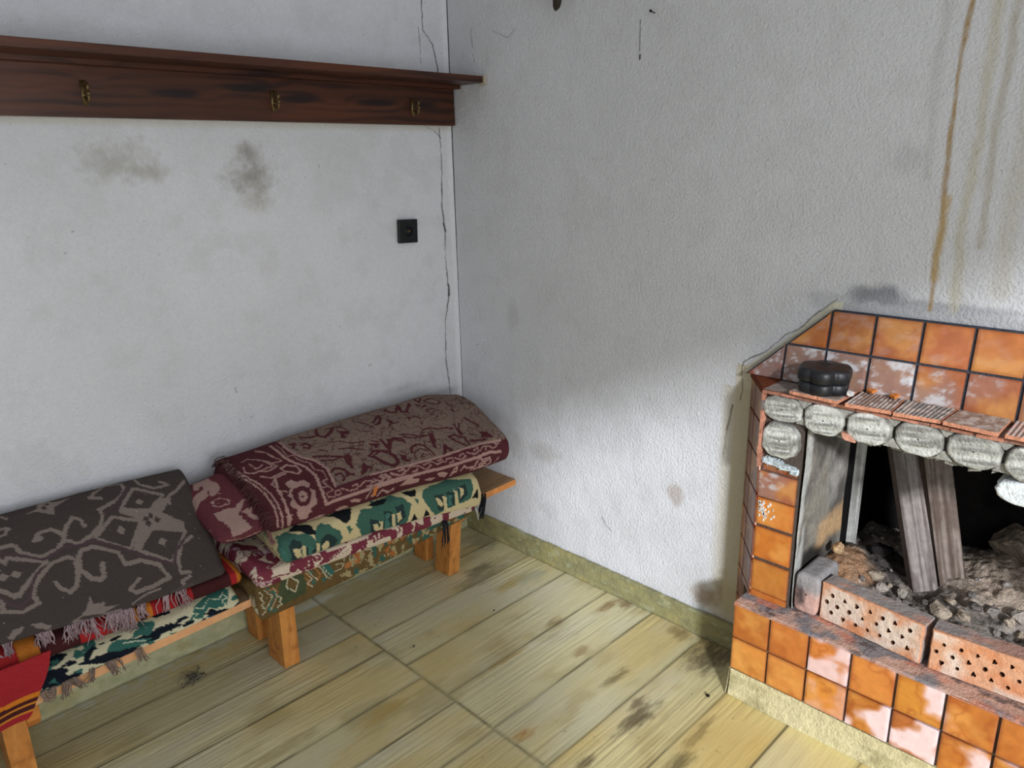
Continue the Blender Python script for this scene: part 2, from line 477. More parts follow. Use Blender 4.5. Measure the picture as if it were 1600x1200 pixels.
def make_wall_right():
    Y = axis_grid(ROOM_Y0, -2.12, 0.0, 0.0, 0.003, 0.04)
    Y = np.unique(np.r_[Y, HOLE[0], HOLE[1]])
    Z = np.unique(np.r_[axis_grid(0, .0, 1.99, ROOM_H, 0.003, 0.03), HOLE[2], HOLE[3]])
    y, z = np.meshgrid(Y, Z, indexing='ij')
    c = wall_colour(y, z, 203)
    c = mix(c, lin((198, 197, 196)), .45 * sstep(.5, 1.2, z) * np.ones(y.shape))
    def smudge(cy, cz, ry, rz, k, wt, sd, fr=28):
        nonlocal c
        d = np.hypot((y - cy) / ry, (z - cz) / rz) + .8 * (fbm(y * fr, z * fr, sd, 5, .65) - .5)
        c = mix(c, lin(k), wt * (1 - sstep(.3, 1.0, d)))
    # soot over the hood
    smudge(-1.58, 1.165, .10, .035, (120, 124, 130), .8, 7)
    smudge(-1.72, 1.15, .35, .02, (150, 152, 156), .7, 8)
    smudge(-1.45, 1.14, .07, .03, (176, 178, 182), .5, 9)
    smudge(-1.61, 1.49, .05, .05, (176, 176, 180), .35, 10)
    smudge(-1.35, 1.35, .25, .10, (200, 200, 202), .3, 11)
    smudge(-.45, .45, .12, .05, (176, 172, 168), .35, 15)
    smudge(-1.03, .455, .04, .05, (176, 160, 150), .6, 12)
    smudge(-.30, .95, .04, .08, (190, 190, 194), .5, 12)
    # shade beside the hearth, painted as a brown patch at the wall foot
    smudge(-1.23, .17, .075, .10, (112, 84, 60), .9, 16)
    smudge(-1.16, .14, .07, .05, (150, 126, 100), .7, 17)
    # beige unpainted render beside the fireplace and under its sloping edge
    b = (1 - sstep(.0, .012, -(y + 1.255) * 0 + (y + 1.222))) * (z < .93) * sstep(.05, .14, z)
    c = mix(c, lin((198, 188, 160)), .75 * b)
    c = mix(c, lin((190, 180, 152)), .55 * (1 - sstep(-1.20, -1.16, y)) * (z < .86) * (y > -1.30))
    dg = seg_dist(y, z, [(-1.262, .917), (-1.37, 1.008), (-1.484, 1.122), (-2.34, 1.13)], .04)
    c = mix(c, lin((206, 200, 178)), .9 * (1 - sstep(.014, .022, dg)) * (y > -1.5))
    c = mix(c, lin((168, 168, 170)), .8 * (1 - sstep(.012, .024, dg)) * (y <= -1.5))
    c = crack(c, y, z, [(-1.484, 1.145), (-1.43, 1.10), (-1.39, 1.055), (-1.35, 1.03), (-1.30, .975), (-1.262, .955), (-1.235, .935), (-1.232, .90), (-1.238, .87), (-1.235, .82)], .0015, (112, 106, 96))
    c = crack(c, y, z, [(-1.21, .80), (-1.205, .77), (-1.20, .74), (-1.195, .72)], .0032, (120, 108, 90))
    c = crack(c, y, z, [(-1.197, .72), (-1.19, .63)], .0015, (120, 110, 92))
    # rusty drips
    def drip(pts, w, k, wt, sd):
        nonlocal c
        yy = y + .014 * (fbm(z * 9, y * 0 + sd, sd, 3) - .5)
        d = seg_dist(yy, z, pts, .05)
        n = vnoise(z * 16, y * 0, sd + 4)
        c = mix(c, lin(k), wt * (1 - sstep(w * .25, w * (1.0 + 1.0 * n), d)) * (.6 + .4 * vnoise(z * 60, y * 200, sd + 2)))
    drip([(-1.71, 2.3), (-1.705, 1.81), (-1.698, 1.71), (-1.696, 1.58), (-1.698, 1.443), (-1.700, 1.344), (-1.696, 1.27), (-1.704, 1.145)], .0055, (160, 128, 76), .95, 61)
    drip([(-1.705, 1.40), (-1.699, 1.30), (-1.70, 1.22)], .010, (184, 158, 110), .8, 62)
    drip([(-1.76, 2.2), (-1.751, 1.628), (-1.745, 1.4), (-1.748, 1.15)], .012, (188, 180, 156), .7, 63)
    drip([(-1.80, 2.1), (-1.782, 1.6), (-1.788, 1.30)], .009, (166, 156, 132), .6, 64)
    drip([(-1.66, 2.1), (-1.65, 1.6), (-1.655, 1.45)], .012, (184, 182, 178), .5, 65)
    drip([(-1.84, 2.1), (-1.835, 1.5), (-1.84, 1.2)], .020, (190, 184, 170), .6, 66)
    drip([(-1.9, 2.1), (-1.9, 1.4)], .02, (184, 182, 174), .5, 67)
    # hairlines and marks
    c = crack(c, y, z, [(-.843, 1.886), (-.842, 1.80)], .0012)
    c = crack(c, y, z, [(-.842, 1.79), (-.842, 1.78)], .0045, (40, 36, 34))
    c = crack(c, y, z, [(-.775, .236), (-.75, .25), (-.731, .277)], .0013, (130, 126, 124))
    c = crack(c, y, z, [(-.23, 1.93), (-.30, 1.90), (-.34, 1.925)], .0012, (140, 140, 142))
    c = crack(c, y, z, [(-.12, 1.95), (-.13, 1.84)], .0012, (130, 130, 132))
    x = .004 * (fbm(y * 1.1, z * 1.1, 9, 2) - .5)
    x = x + .002 - .006 * (1 - sstep(.012, .024, dg))
    G = np.stack([x, y, z], -1)
    ym = (Y[:-1] + Y[1:]) / 2; zm = (Z[:-1] + Z[1:]) / 2
    keep = ~(((ym > HOLE[0]) & (ym < HOLE[1]))[:, None] & ((zm > HOLE[2]) & (zm < HOLE[3]))[None, :])
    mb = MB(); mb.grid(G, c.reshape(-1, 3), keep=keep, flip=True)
    y0, y1, z0, z1 = HOLE
    mb.box((.02, ROOM_Y0 - .2, -.15), (.5, y0, ROOM_H), WHITE)
    mb.box((.02, y1, -.15), (.5, .25, ROOM_H), WHITE)
    mb.box((.02, y0, -.15), (.5, y1, z0 - .02), WHITE)
    mb.box((.02, y0, 1.12), (.5, y1, ROOM_H), WHITE)
    return tag(mb.build('wall_right', M_plaster, smooth=True), kind='structure')


make_wall_back()
make_wall_right()

# rest of the room: front wall with the doorway, left wall with a window added for fill light, ceiling
mb = MB()
mb.box((ROOM_X0 - .2, ROOM_Y0 - .2, 0), (-2.75, ROOM_Y0, ROOM_H), WHITE)
mb.box((-.85, ROOM_Y0 - .2, 0), (0, ROOM_Y0, ROOM_H), WHITE)
mb.box((-2.75, ROOM_Y0 - .2, 2.10), (-.85, ROOM_Y0, ROOM_H), WHITE)
tag(mb.build('wall_front', M_plaster), kind='structure')
mb = MB()
mb.box((ROOM_X0 - .2, ROOM_Y0, 0), (ROOM_X0, -1.9, ROOM_H), WHITE)
mb.box((ROOM_X0 - .2, -.8, 0), (ROOM_X0, 0.02, ROOM_H), WHITE)
mb.box((ROOM_X0 - .2, -1.9, 0), (ROOM_X0, -.8, 1.0), WHITE)
mb.box((ROOM_X0 - .2, -1.9, 2.05), (ROOM_X0, -.8, ROOM_H), WHITE)
tag(mb.build('wall_left', M_plaster), kind='structure')
mb = MB()
mb.box((ROOM_X0 - .2, ROOM_Y0 - .2, ROOM_H), (.5, .25, ROOM_H + .15), WHITE)
tag(mb.build('ceiling', M_plaster), kind='structure')


def skirting(name, a0, a1, axis, sd):
    A = np.arange(a0, a1 + .001, .004); T = np.linspace(0, 1, 26)
    a, t = np.meshgrid(A, T, indexing='ij')
    top = .083 + .010 * (fbm(a * 14, a * 0, sd, 4, .6) - .5)
    th = .016 + .006 * (fbm(a * 6, t * 3, sd + 1, 3) - .5)
    z = np.minimum(t / .85, 1) * top
    off = np.where(t < .85, th * (1.25 - .25 * t), th * (1 - (t - .85) / .15))
    c = lin((148, 144, 104) if axis else (196, 194, 156)) * np.ones(a.shape + (3,))  # back skirting paler: light reaching under the bench put into its colour
    n = fbm(a * 12, z * 25, sd + 2, 4)
    c = mix(c, lin((166, 156, 104)), .6 * sstep(.45, .7, n))
    n = fbm(a * 20, z * 40, sd + 5, 4)
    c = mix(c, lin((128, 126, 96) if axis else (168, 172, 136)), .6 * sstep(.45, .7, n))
    c = mix(c, lin((174, 178, 150)), .5 * sstep(.60, .75, fbm(a * 30, z * 60, sd + 7, 4)))
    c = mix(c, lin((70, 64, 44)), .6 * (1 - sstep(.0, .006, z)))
    if axis == 0:
        G = np.stack([a, -off, z], -1)
    else:
        G = np.stack([-off, a, z], -1)
    mb = MB(); mb.grid(G, c.reshape(-1, 3), flip=(axis == 1))
    return tag(mb.build(name, M_skirt, smooth=True), kind='structure')


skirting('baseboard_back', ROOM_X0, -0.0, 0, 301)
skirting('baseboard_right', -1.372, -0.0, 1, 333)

# ------------------------------------------------------------------ wall shelf with hooks
def wood_block(mb, lo, hi, fcol, step=.01, rough=0):
    """box with dense faces coloured by fcol(x,y,z)"""
    lo = np.array(lo, float); hi = np.array(hi, float)
    for ax in range(3):
        o = [k for k in range(3) if k != ax]
        A = np.linspace(lo[o[0]], hi[o[0]], max(2, int((hi[o[0]] - lo[o[0]]) / step[o[0]]) + 1))
        B = np.linspace(lo[o[1]], hi[o[1]], max(2, int((hi[o[1]] - lo[o[1]]) / step[o[1]]) + 1))
        a, b = np.meshgrid(A, B, indexing='ij')
        for sgn, val in ((0, lo[ax]), (1, hi[ax])):
            G = np.zeros(a.shape + (3,)); G[..., o[0]] = a; G[..., o[1]] = b; G[..., ax] = val
            mb.grid(G, fcol(G[..., 0], G[..., 1], G[..., 2]).reshape(-1, 3), flip=((sgn == 0) ^ (ax == 1)))


def dark_wood(x, y, z):
    c = lin((76, 41, 25)) * np.ones(x.shape + (3,))
    w = z + y * .8
    k = w * 70 + 5 * fbm(x * 2.2, w * 8, 401, 3)
    kn = [(-1.23, 1.73), (-.95, 1.69), (-.73, 1.73), (-.52, 1.70), (-.33, 1.69), (-1.40, 1.70)]
    for kx, kz in kn:
        d = np.hypot((x - kx) / 2.6, w + .02 - kz)
        k = k + 1.6 * np.exp(-(d / .022) ** 2)
    s = .5 + .5 * np.sin(k * 3.0)
    c = mix(c, lin((38, 19, 14)), .75 * sstep(.2, 1.0, s) * (.35 + .65 * sstep(.3, .6, fbm(x * 3, w * 14, 409, 3))))
    c = mix(c, lin((98, 52, 28)), .5 * sstep(.5, .7, fbm(x * 2, w * 30, 405, 3)))
    for kx, kz in [(-1.02, 1.70), (-.80, 1.725), (-.62, 1.70), (-.35, 1.70), (-.15, 1.70)]:
        d = np.hypot((x - kx) / .09, (w + .02 - kz) / .015) + .7 * (fbm(x * 12, w * 50, 406, 3) - .5)
        c = mix(c, lin((24, 15, 17)), .9 * (1 - sstep(.4, 1.1, d)))
    return c


shelf = thing('wall_shelf', 'dark stained wooden wall shelf with brass hooks under it, on the white wall', 'shelf')
mb = MB(); wood_block(mb, (-2.4, -.026, 1.633), (-.006, -.001, 1.757), dark_wood, (.006, .01, .0025))
mb.build('back_board', M_darkwood, shelf)
mb = MB()
wood_block(mb, (-2.4, -.186, 1.769), (-.002, -.001, 1.790), dark_wood, (.006, .004, .004))
mb.build('shelf_board', M_darkwood, shelf)
mb = MB()
wood_block(mb, (-2.4, -.060, 1.757), (-.004, -.001, 1.769), dark_wood, (.006, .004, .004))
mb.build('moulding', M_darkwood, shelf)
mb = MB(); mb.prism([(-.195, 1.763), (-.17, 1.758), (-.165, 1.764), (-.185, 1.772), (-.185, 1.792), (-.196, 1.792)], 0, -.009, -.0005, lin((190, 176, 160)), )
mb.build('splintered_end', M_pine, shelf)
BR = lin((120, 100, 66))
for hx in (-1.256, -.731, -.199):
    mb = MB()
    mb.box((hx - .007, -.030, 1.662), (hx + .007, -.0262, 1.722), BR)
    mb.tube(spline([(hx, -.028, 1.712), (hx, -.050, 1.715), (hx, -.062, 1.704), (hx, -.050, 1.693), (hx, -.032, 1.690)], 16), .0038, BR)
    mb.tube(spline([(hx, -.028, 1.682), (hx, -.044, 1.672), (hx, -.056, 1.672), (hx, -.060, 1.684)], 16), .0036, BR)
    mb.lathe([(.001, -.005), (.005, -.003), (.006, .001), (.004, .005), (.001, .006)], (hx, -.060, 1.688), BR, 10)
    mb.build('coat_hook', M_brass, shelf, smooth=True)

# ------------------------------------------------------------------ black socket plate
sock = thing('wall_socket', 'small square black wall socket plate between the shelf and the folded blankets', 'socket')
BK = lin((22, 24, 26))
mb = MB(); mb.box((-.042, -.012, -.042), (.042, -.0, .042), BK)
o = mb.build('cover_plate', M_bakelite, sock, bevel=.002, xf=Matrix.Rotation(math.radians(2.0), 4, 'Y'))
mb = MB()
th = np.linspace(0, 2 * np.pi, 33)
for (r0, r1, ya, yb) in ((.021, .017, -.0125, -.0165), (.017, .0155, -.0165, -.0125)):
    G = np.stack([np.stack([r * np.cos(th), np.full(33, yv), r * np.sin(th)], 1) for r, yv in ((r0, ya), ((r0 + r1) / 2, yb), (r1, yb), (r1 - .001, ya))], 0)
    mb.grid(G, BK)
mb.build('socket_ring', M_bakelite, sock, smooth=True)
mb = MB()
for s in (-1, 1):
    mb.tube([(s * .007, -.0123, 0), (s * .007, -.0135, 0)], .0026, lin((110, 90, 60)), 10)
mb.tube([(0, -.0123, 0), (0, -.0140, 0)], .0032, lin((120, 96, 60)), 10)
mb.build('contact_and_screw', M_brass, sock)
sock.location = (-.2375, .000, 1.266)

# ------------------------------------------------------------------ ironware on the right wall
hook = thing('wall_bracket', 'dark iron bracket end on the white wall right of the shelf corner', 'bracket')
mb = MB()
p = spline([(.004, -.540, 2.10), (-.045, -.560, 2.06), (-.065, -.585, 2.01), (-.055, -.575, 1.965), (-.040, -.555, 1.945)], 24)
mb.tube(p, np.r_[np.full(12, .009), np.linspace(.010, .014, 8), .013, .012, .009, .004], lin((58, 54, 46)), 12)
mb.build('curved_arm', M_iron, hook, smooth=True)
mb = MB(); mb.lathe([(.001, 0), (.028, 0), (.028, .004), (.020, .007), (.001, .008)], (0, 0, 0), lin((60, 56, 48)), 20)
mb.build('rose_plate', M_iron, hook, smooth=True, xf=Matrix.Translation((.002, -.540, 2.10)) @ Matrix.Rotation(-math.pi / 2, 4, 'Y'))
nail = MB()
nail.tube([(.003, -.891, 1.896), (-.016, -.891, 1.899)], .0016, lin((40, 36, 34)), 8)
nail.lathe([(.001, 0), (.0042, .0005), (.0042, .0018), (.001, .0022)], (0, 0, 0), lin((40, 36, 34)), 12)
nv = nail.v[-1]; nail.v[-1] = np.stack([-.016 - nv[:, 2], -.891 + nv[:, 1], 1.899 + nv[:, 0]], 1)
tag(nail.build('nail', M_iron, smooth=True), 'small dark nail high in the white wall right of the iron bracket', 'nail')

# ------------------------------------------------------------------ fireplace
GROUT = lin((62, 58, 58))


def tile(mb, o, eu, ev, en, w, h, seed, th=.008, res=.004, stain=0.0, dust=0.0, cut=None, base=(198, 112, 44), dark=0.0):
    """one glazed tile: origin o (lower-left), eu/ev in-plane, en outward"""
    o = np.array(o, float); eu = np.array(eu, float); ev = np.array(ev, float); en = np.array(en, float)
    nu = max(4, int(w / res)); nv = max(4, int(h / res))
    S = np.r_[0, 0, np.linspace(0, 1, nu), 1, 1]; T = np.r_[0, 0, np.linspace(0, 1, nv), 1, 1]
    si, ti = np.meshgrid(np.arange(len(S)), np.arange(len(T)), indexing='ij')
    s = S[si]; t = T[ti]
    u = s * w; v = t * h
    if cut is not None:
        c0 = cut(v); u = c0 + s * np.maximum(w - c0, 0)
    e = np.minimum(np.minimum(s * w, (1 - s) * w), np.minimum(v, h - v))
    n = th - .0015 * np.exp(-(e / .002) ** 2)
    out = (si == 0) | (si == len(S) - 1) | (ti == 0) | (ti == len(T) - 1)
    n = np.where(out, -.002, n)
    G = o + u[..., None] * eu + v[..., None] * ev + n[..., None] * en
    r = np.random.default_rng(seed)
    a = r.uniform(0, 50); b = r.uniform(0, 50)
    k = np.array(base, float) * r.uniform(.90, 1.06) * np.array([1, r.uniform(.93, 1.05), r.uniform(.8, 1.1)])
    c = lin(k) * np.ones(u.shape + (3,))
    f = fbm(u * 18 + a, v * 18 + b, seed, 4)
    c = mix(c, lin((222, 160, 82)), .5 * sstep(.45, .75, f))
    f = fbm(u * 22 + b, v * 22 + a, seed + 1, 4)
    c = mix(c, lin((160, 80, 32)), .45 * sstep(.45, .75, f))
    c = mix(c, lin((140, 66, 32)), .5 * np.exp(-(e / .005) ** 2))
    if stain:
        f = fbm(u * 11 + a * 2, v * 11 + b * 2, seed + 2, 4)
        c = mix(c, lin((228, 186, 176)), stain * sstep(.53, .66, f))
        c = mix(c, lin((240, 214, 216)), stain * .8 * sstep(.60, .66, f))
        c = mix(c, lin((150, 60, 30)), .4 * (sstep(.47, .50, f) - sstep(.50, .54, f)))
    if dust:
        f = fbm(u * 30 + a, v * 50 + b, seed + 3, 5, .65)
        g = fbm(u * 9 + a, v * 9 + b, seed + 4, 3)
        c = mix(c, lin((150, 122, 112)), dust * .8 * sstep(.38, .58, g))
        c = mix(c, lin((206, 204, 206)), dust * sstep(.50, .66, f) * sstep(.35, .6, g))
    if dark:
        c = mix(c, lin((88, 40, 20)), dark)
    mb.grid(G, c.reshape(-1, 3))


EY, EZ, EX = np.array([0, -1.0, 0]), np.array([0, 0, 1.0]), np.array([-1.0, 0, 0])
P = .109
fire = thing('fireplace', 'open brick fireplace faced with orange glazed tiles against the white wall', 'fireplace')
YL, YR = -1.362, -2.475     # left and right ends of the hearth
HX = -.195

# plinth of pale plaster
c_pl = lin((206, 196, 156))
mb = MB()
A = np.arange(YR, YL + .002, .006); T = np.linspace(0, 1, 14)
a, t = np.meshgrid(A, T, indexing='ij')
xx = HX - .004 - .010 * (1 - t) ** 2 + .006 * (fbm(a * 9, t, 501, 3) - .5)
cc = mix(c_pl * np.ones(a.shape + (3,)), lin((160, 152, 112)), .7 * sstep(.5, .66, fbm(a * 9, t * 2, 503, 4)))
mb.grid(np.stack([xx, a, t * .084], -1), cc.reshape(-1, 3), flip=True)
b, t2 = np.meshgrid(np.linspace(HX - .004, -.0, 30), T, indexing='ij')
mb.grid(np.stack([b - (1 - t2) ** 2 * .01 * (b < HX + .03), np.full(b.shape, YL + .001) + .004 * (1 - t2), t2 * .084], -1), c_pl * .9, flip=True)
mb.box((HX + .004, YR, 0), (0, YL - .004, .084), c_pl)
mb.build('plinth', M_mortar, fire, smooth=True)

# hearth core, ledge and its two rows of tiles
def mortar_box(mb, lo, hi, k0, k1, sd, step=.006, amp=.002):
    lo = np.array(lo, float); hi = np.array(hi, float)
    for ax in range(3):
        o = [k for k in range(3) if k != ax]
        A = np.linspace(lo[o[0]], hi[o[0]], max(2, int((hi[o[0]] - lo[o[0]]) / step) + 1))
        B = np.linspace(lo[o[1]], hi[o[1]], max(2, int((hi[o[1]] - lo[o[1]]) / step) + 1))
        a, b = np.meshgrid(A, B, indexing='ij')
        for sgn, val in ((0, lo[ax]), (1, hi[ax])):
            G = np.zeros(a.shape + (3,)); G[..., o[0]] = a; G[..., o[1]] = b; G[..., ax] = val
            e = np.minimum(np.minimum(a - A[0], A[-1] - a), np.minimum(b - B[0], B[-1] - b))
            G[..., ax] += (1 if sgn else -1) * amp * 2 * (fbm(a * 22, b * 22, sd + ax, 4) - .5) * sstep(0, .008, e)
            f = fbm(a * 11, b * 11, sd + 7 + ax, 4)
            c = mix(lin(k0) * np.ones(a.shape + (3,)), lin(k1), sstep(.42, .62, f))
            mb.grid(G, c.reshape(-1, 3), flip=((sgn == 0) ^ (ax == 1)))


mb = MB()
mortar_box(mb, (HX + .001, YR, .085), (-.001, YL, .298), (112, 100, 92), (82, 74, 68), 511)
mb.build('hearth_core', M_mortar, fire)
mb = MB()
A = np.arange(YR, YL + .001, .004); B = np.linspace(HX - .008, -.09, 26)
a, b = np.meshgrid(A, B, indexing='ij')
c = lin((196, 160, 144)) * np.ones(a.shape + (3,))
c = mix(c, lin((136, 130, 132)), sstep(.40, .58, fbm(a * 14, b * 14, 521, 4)))
c = mix(c, lin((206, 128, 98)), .6 * sstep(.55, .70, fbm(a * 12 + 5, b * 20, 523, 4)))
c = mix(c, lin((86, 80, 80)), .8 * sstep(.60, .72, fbm(a * 26, b * 40, 524, 4)))
zz = .3005 + .003 * (fbm(a * 20, b * 20, 525, 4) - .5) - .006 * (b < HX - .006)
mb.grid(np.stack([b, a, zz], -1), c.reshape(-1, 3), flip=True)
mb.build('ledge', M_mortar, fire, smooth=True)
mb = MB()
k = 0
stain_cols = {(2, 1): .7, (3, 0): 1, (4, 0): 1, (3, 1): .5, (4, 1): .9, (5, 0): .9, (6, 0): .6, (7, 1): .7, (5, 1): .2}
for j, (z0, h) in enumerate(((.0885, .099), (.193, .104))):
    for i in range(10):
        y0 = YL - .003 - i * P
        w = min(.1025, y0 - YR - .004)
        tile(mb, (HX, y0, z0), EY, EZ, EX, w, h, 600 + k, stain=stain_cols.get((i, j), .15 if i > 1 else 0), base=(208, 132, 62)); k += 1
mb.build('hearth_tiles', M_tile, fire, smooth=True)

# columns with splayed sides
DG = [(-.138, -1.377), (-.002, -1.268)]


def column(mir):
    f = (lambda y: y) if not mir else (lambda y: -3.837 - y)
    pts = [(-.132, f(-1.377)), (-.002, f(-1.270)), (-.002, f(-1.487)), (-.132, f(-1.484))]
    if mir: pts = pts[::-1]
    mb = MB()
    mb.prism(pts, 2, .300, .905, lin((84, 74, 68)))
    # lower part of the splay, down to the floor beside the hearth
    lo = [(-.128, f(-1.3775 + .018)), (-.002, f(-1.270)), (-.002, f(-1.358)), (-.128, f(-1.3605))]
    mb.prism(lo if not mir else lo[::-1], 2, .001, .300, lin((84, 74, 68)))
    mb.build('column_core', M_mortar, fire)
    mb = MB()
    d = np.array([.136, .109, 0]) / np.hypot(.136, .109); n = np.array([-.109, .136, 0]) / np.hypot(.136, .109)
    o = np.array([-.1365, -1.3775, 0]); W = np.hypot(.136, .109)
    if mir:
        d = d * (1, -1, 1); n = n * (1, -1, 1); o[1] = f(o[1])
    sd = 700 + 60 * mir
    for j in range(9):  # browner than the front tiles: shade on the splay put into the base colour
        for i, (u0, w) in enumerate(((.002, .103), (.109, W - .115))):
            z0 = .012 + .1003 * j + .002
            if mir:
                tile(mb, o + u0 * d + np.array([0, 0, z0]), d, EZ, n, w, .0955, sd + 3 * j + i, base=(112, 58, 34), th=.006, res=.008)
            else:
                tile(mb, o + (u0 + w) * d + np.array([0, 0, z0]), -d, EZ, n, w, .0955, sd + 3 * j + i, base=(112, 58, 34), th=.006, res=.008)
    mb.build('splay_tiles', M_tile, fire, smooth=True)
    mb = MB()
    for j, z0 in enumerate((.324, .427, .529, .611)):
        h = .097 if j < 3 else .074
        ya = f(-1.377) if not mir else f(-1.480)
        if j == 3:
            tile(mb, (-.132, ya, z0), EY, EZ, EX, .1035, h, sd + 40 + j, dust=.75, base=(180, 120, 80))
        else:
            tile(mb, (-.132, ya, z0), EY, EZ, EX, .1035, h - .0045 if j < 2 else .078, sd + 40 + j, base=(206, 126, 56))
    tile(mb, (-.130, f(-1.377) if not mir else f(-1.480), .302), EY, EZ, EX, .1035, .019, sd + 50, base=(196, 112, 60))
    mb.build('column_tiles', M_tile, fire, smooth=True)


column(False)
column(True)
# limewash smear and crumbs on the column
mb = MB()
for i in range(46):
    y = -1.384 - abs(rng.normal(0, .020)); z = rng.uniform(.545, .60)
    r = rng.uniform(.001, .0045); th = np.linspace(0, 2 * np.pi, 7)[:-1]
    pp = np.stack([y + r * np.cos(th) * rng.uniform(.5, 1), z + r * 1.4 * np.sin(th)], 1)
    mb.prism(pp, 0, -.1415, -.1402, lin((232, 230, 226)))
mb.build('limewash_spatter', M_mortar, fire)

# exposed upper left corner: clay shell, mortar and the concrete plugs
def rough_plug(mb, yc, zc, w, h, sd, xf_=-.146):
    n = 26
    th = np.linspace(0, 2 * np.pi, n, endpoint=False)
    e = 3.2
    r = (np.abs(np.cos(th)) ** e + np.abs(np.sin(th)) ** e) ** (-1 / e)
    r = r * (1 + .045 * (np.random.default_rng(sd).normal(0, 1, n)))
    oct_ = 1 / np.maximum.reduce([np.abs(np.cos(th)), np.abs(np.sin(th)), (np.abs(np.cos(th)) + np.abs(np.sin(th))) / 1.42])
    r = .5 * r + .5 * oct_
    yy = yc + w / 2 * r * np.cos(th); zz = zc + h / 2 * r * np.sin(th)
    rings = [(-.02, 1.0), (xf_ + .010, 1.0), (xf_ + .003, .97), (xf_, .90)]
    for q in np.linspace(.82, .04, 15):
        rings.append((xf_, q))
    G = []; C = []
    for x0, q in rings:
        y = yc + (yy - yc) * q; z = zc + (zz - zc) * q
        rid = fbm(y * 9 + sd, z * 190 + y * 22, sd, 3)
        x = np.full(n, x0) + (0 if q > .95 else .006 * (rid - .5) - .002 * (1 - q))
        G.append(np.stack([x, y, z], 1))
        c = lin((172, 172, 164)) * np.ones((n, 3))
        c = mix(c, lin((212, 212, 206)), .8 * sstep(.5, .62, rid))
        c = mix(c, lin((122, 120, 116)), .75 * sstep(.46, .34, rid))
        C.append(mix(c, lin((84, 80, 76)), .5 * (q > .95)))
    G = np.array(G); C = np.array(C)
    G = np.concatenate([G, G[:, :1]], 1); C = np.concatenate([C, C[:, :1]], 1)
    mb.grid(G, C.reshape(-1, 3))


plugs = [(-1.374, -1.484, .836, .908), (-1.486, -1.590, .826, .907), (-1.594, -1.698, .832, .912), (-1.703, -1.810, .830, .912),
         (-1.815, -1.925, .832, .912), (-1.929, -2.034, .828, .910), (-2.040, -2.145, .83, .91), (-2.150, -2.255, .832, .91), (-2.26, -2.36, .83, .91), (-2.365, -2.46, .835, .91),
         (-1.379, -1.481, .737, .835), (-2.362, -2.458, .737, .835)]
for i, (ya, yb, z0, z1) in enumerate(plugs):
    mb = MB(); rough_plug(mb, (ya + yb) / 2, (z0 + z1) / 2, abs(ya - yb) * .995, (z1 - z0) * 1.0, 800 + i, -.146 - .004 * (i % 3))
    mb.build('concrete_plug', M_mortar, fire, smooth=True)
# limewashed lump under the sixth plug
mb = MB()
rough_plug(mb, -1.985, .800, .13, .055, 850, -.150)
mb.c = [np.tile(lin((226, 232, 234)), (len(c), 1)) for c in mb.c]
mb.build('limewash_lump', M_mortar, fire, smooth=True)
# lintel body
mb = MB()
mortar_box(mb, (-.128, -2.46, .838), (-.001, -1.376, .906), (150, 148, 140), (96, 92, 88), 861, .005, .006)
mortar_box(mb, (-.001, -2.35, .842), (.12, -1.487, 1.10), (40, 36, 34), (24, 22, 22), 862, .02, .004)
for i in range(60):
    y = rng.uniform(-2.35, -1.50); r = rng.uniform(.004, .011)
    mb.box((-.13, y - r, .832 - r * .6), (-.10, y + r, .842), lin((150, 148, 138)) * rng.uniform(.7, 1.1), jit=.003)
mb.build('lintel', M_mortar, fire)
# mortar corner bits between plugs
for ya_, yb_, z0, z1 in plugs[:10]:
    for zz, sg in ((z1 - .002, -1), (z0 + .004, 1)):
        y = yb_ - .001
        mb = MB()
        mb.prism([(y - .020, zz), (y + .020, zz), (y + .003, zz + sg * .022), (y - .003, zz + sg * .022)][::(1 if sg > 0 else -1)], 0, -.143, -.12, lin((160, 158, 150)) * rng.uniform(.85, 1.05))
        mb.build('mortar_wedge', M_mortar, fire, bevel=.002)
# orange broken clay shell seen on the edges
TC = (184, 128, 106)
mb = MB()
z = .700
while z < .905:
    h = rng.uniform(.018, .05)
    mb.box((-.150 - rng.uniform(0, .003), -1.380, z), (-.122, -1.3735, min(z + h, .915)), lin(TC) * rng.uniform(.8, 1.15) if rng.random() > .25 else lin((120, 110, 106)), jit=.0008)
    z += h + .001
y = -1.376
while y > -2.46:
    w = rng.uniform(.02, .06)
    mb.box((-.152 + rng.uniform(-.004, .010), y - w, .9085), (-.10, y, .9165), lin(TC) * rng.uniform(.75, 1.1), jit=.0010)
    y -= w + rng.uniform(.000, .006)
mb.build('clay_shell', M_clay, fire)
mb = MB()
mb.prism([(-1.592, .838), (-1.588, .850), (-1.604, .849), (-1.618, .838), (-1.622, .831), (-1.598, .833)], 0, -.158, -.13, lin((206, 150, 128)))
mb.build('clay_fragment', M_clay, fire)
# lime crust where the corner meets the first tile
mb = MB()
for i in range(40):
    y = rng.uniform(-1.475, -1.39); zc = .722 - (y + 1.39) * -.15 + rng.normal(0, .004); r = rng.uniform(.004, .011)
    mb.box((-.144, y - r, zc - r * .6), (-.125, y + r, zc + r * .6), lin((198, 208, 212)) * rng.uniform(.75, 1.05), jit=.002)
tile(mb, (-.126, -1.382, .688), EY, EZ, EX, .098, .026, 871, dust=.3, base=(110, 66, 56))
mb.build('lime_crust', M_mortar, fire)

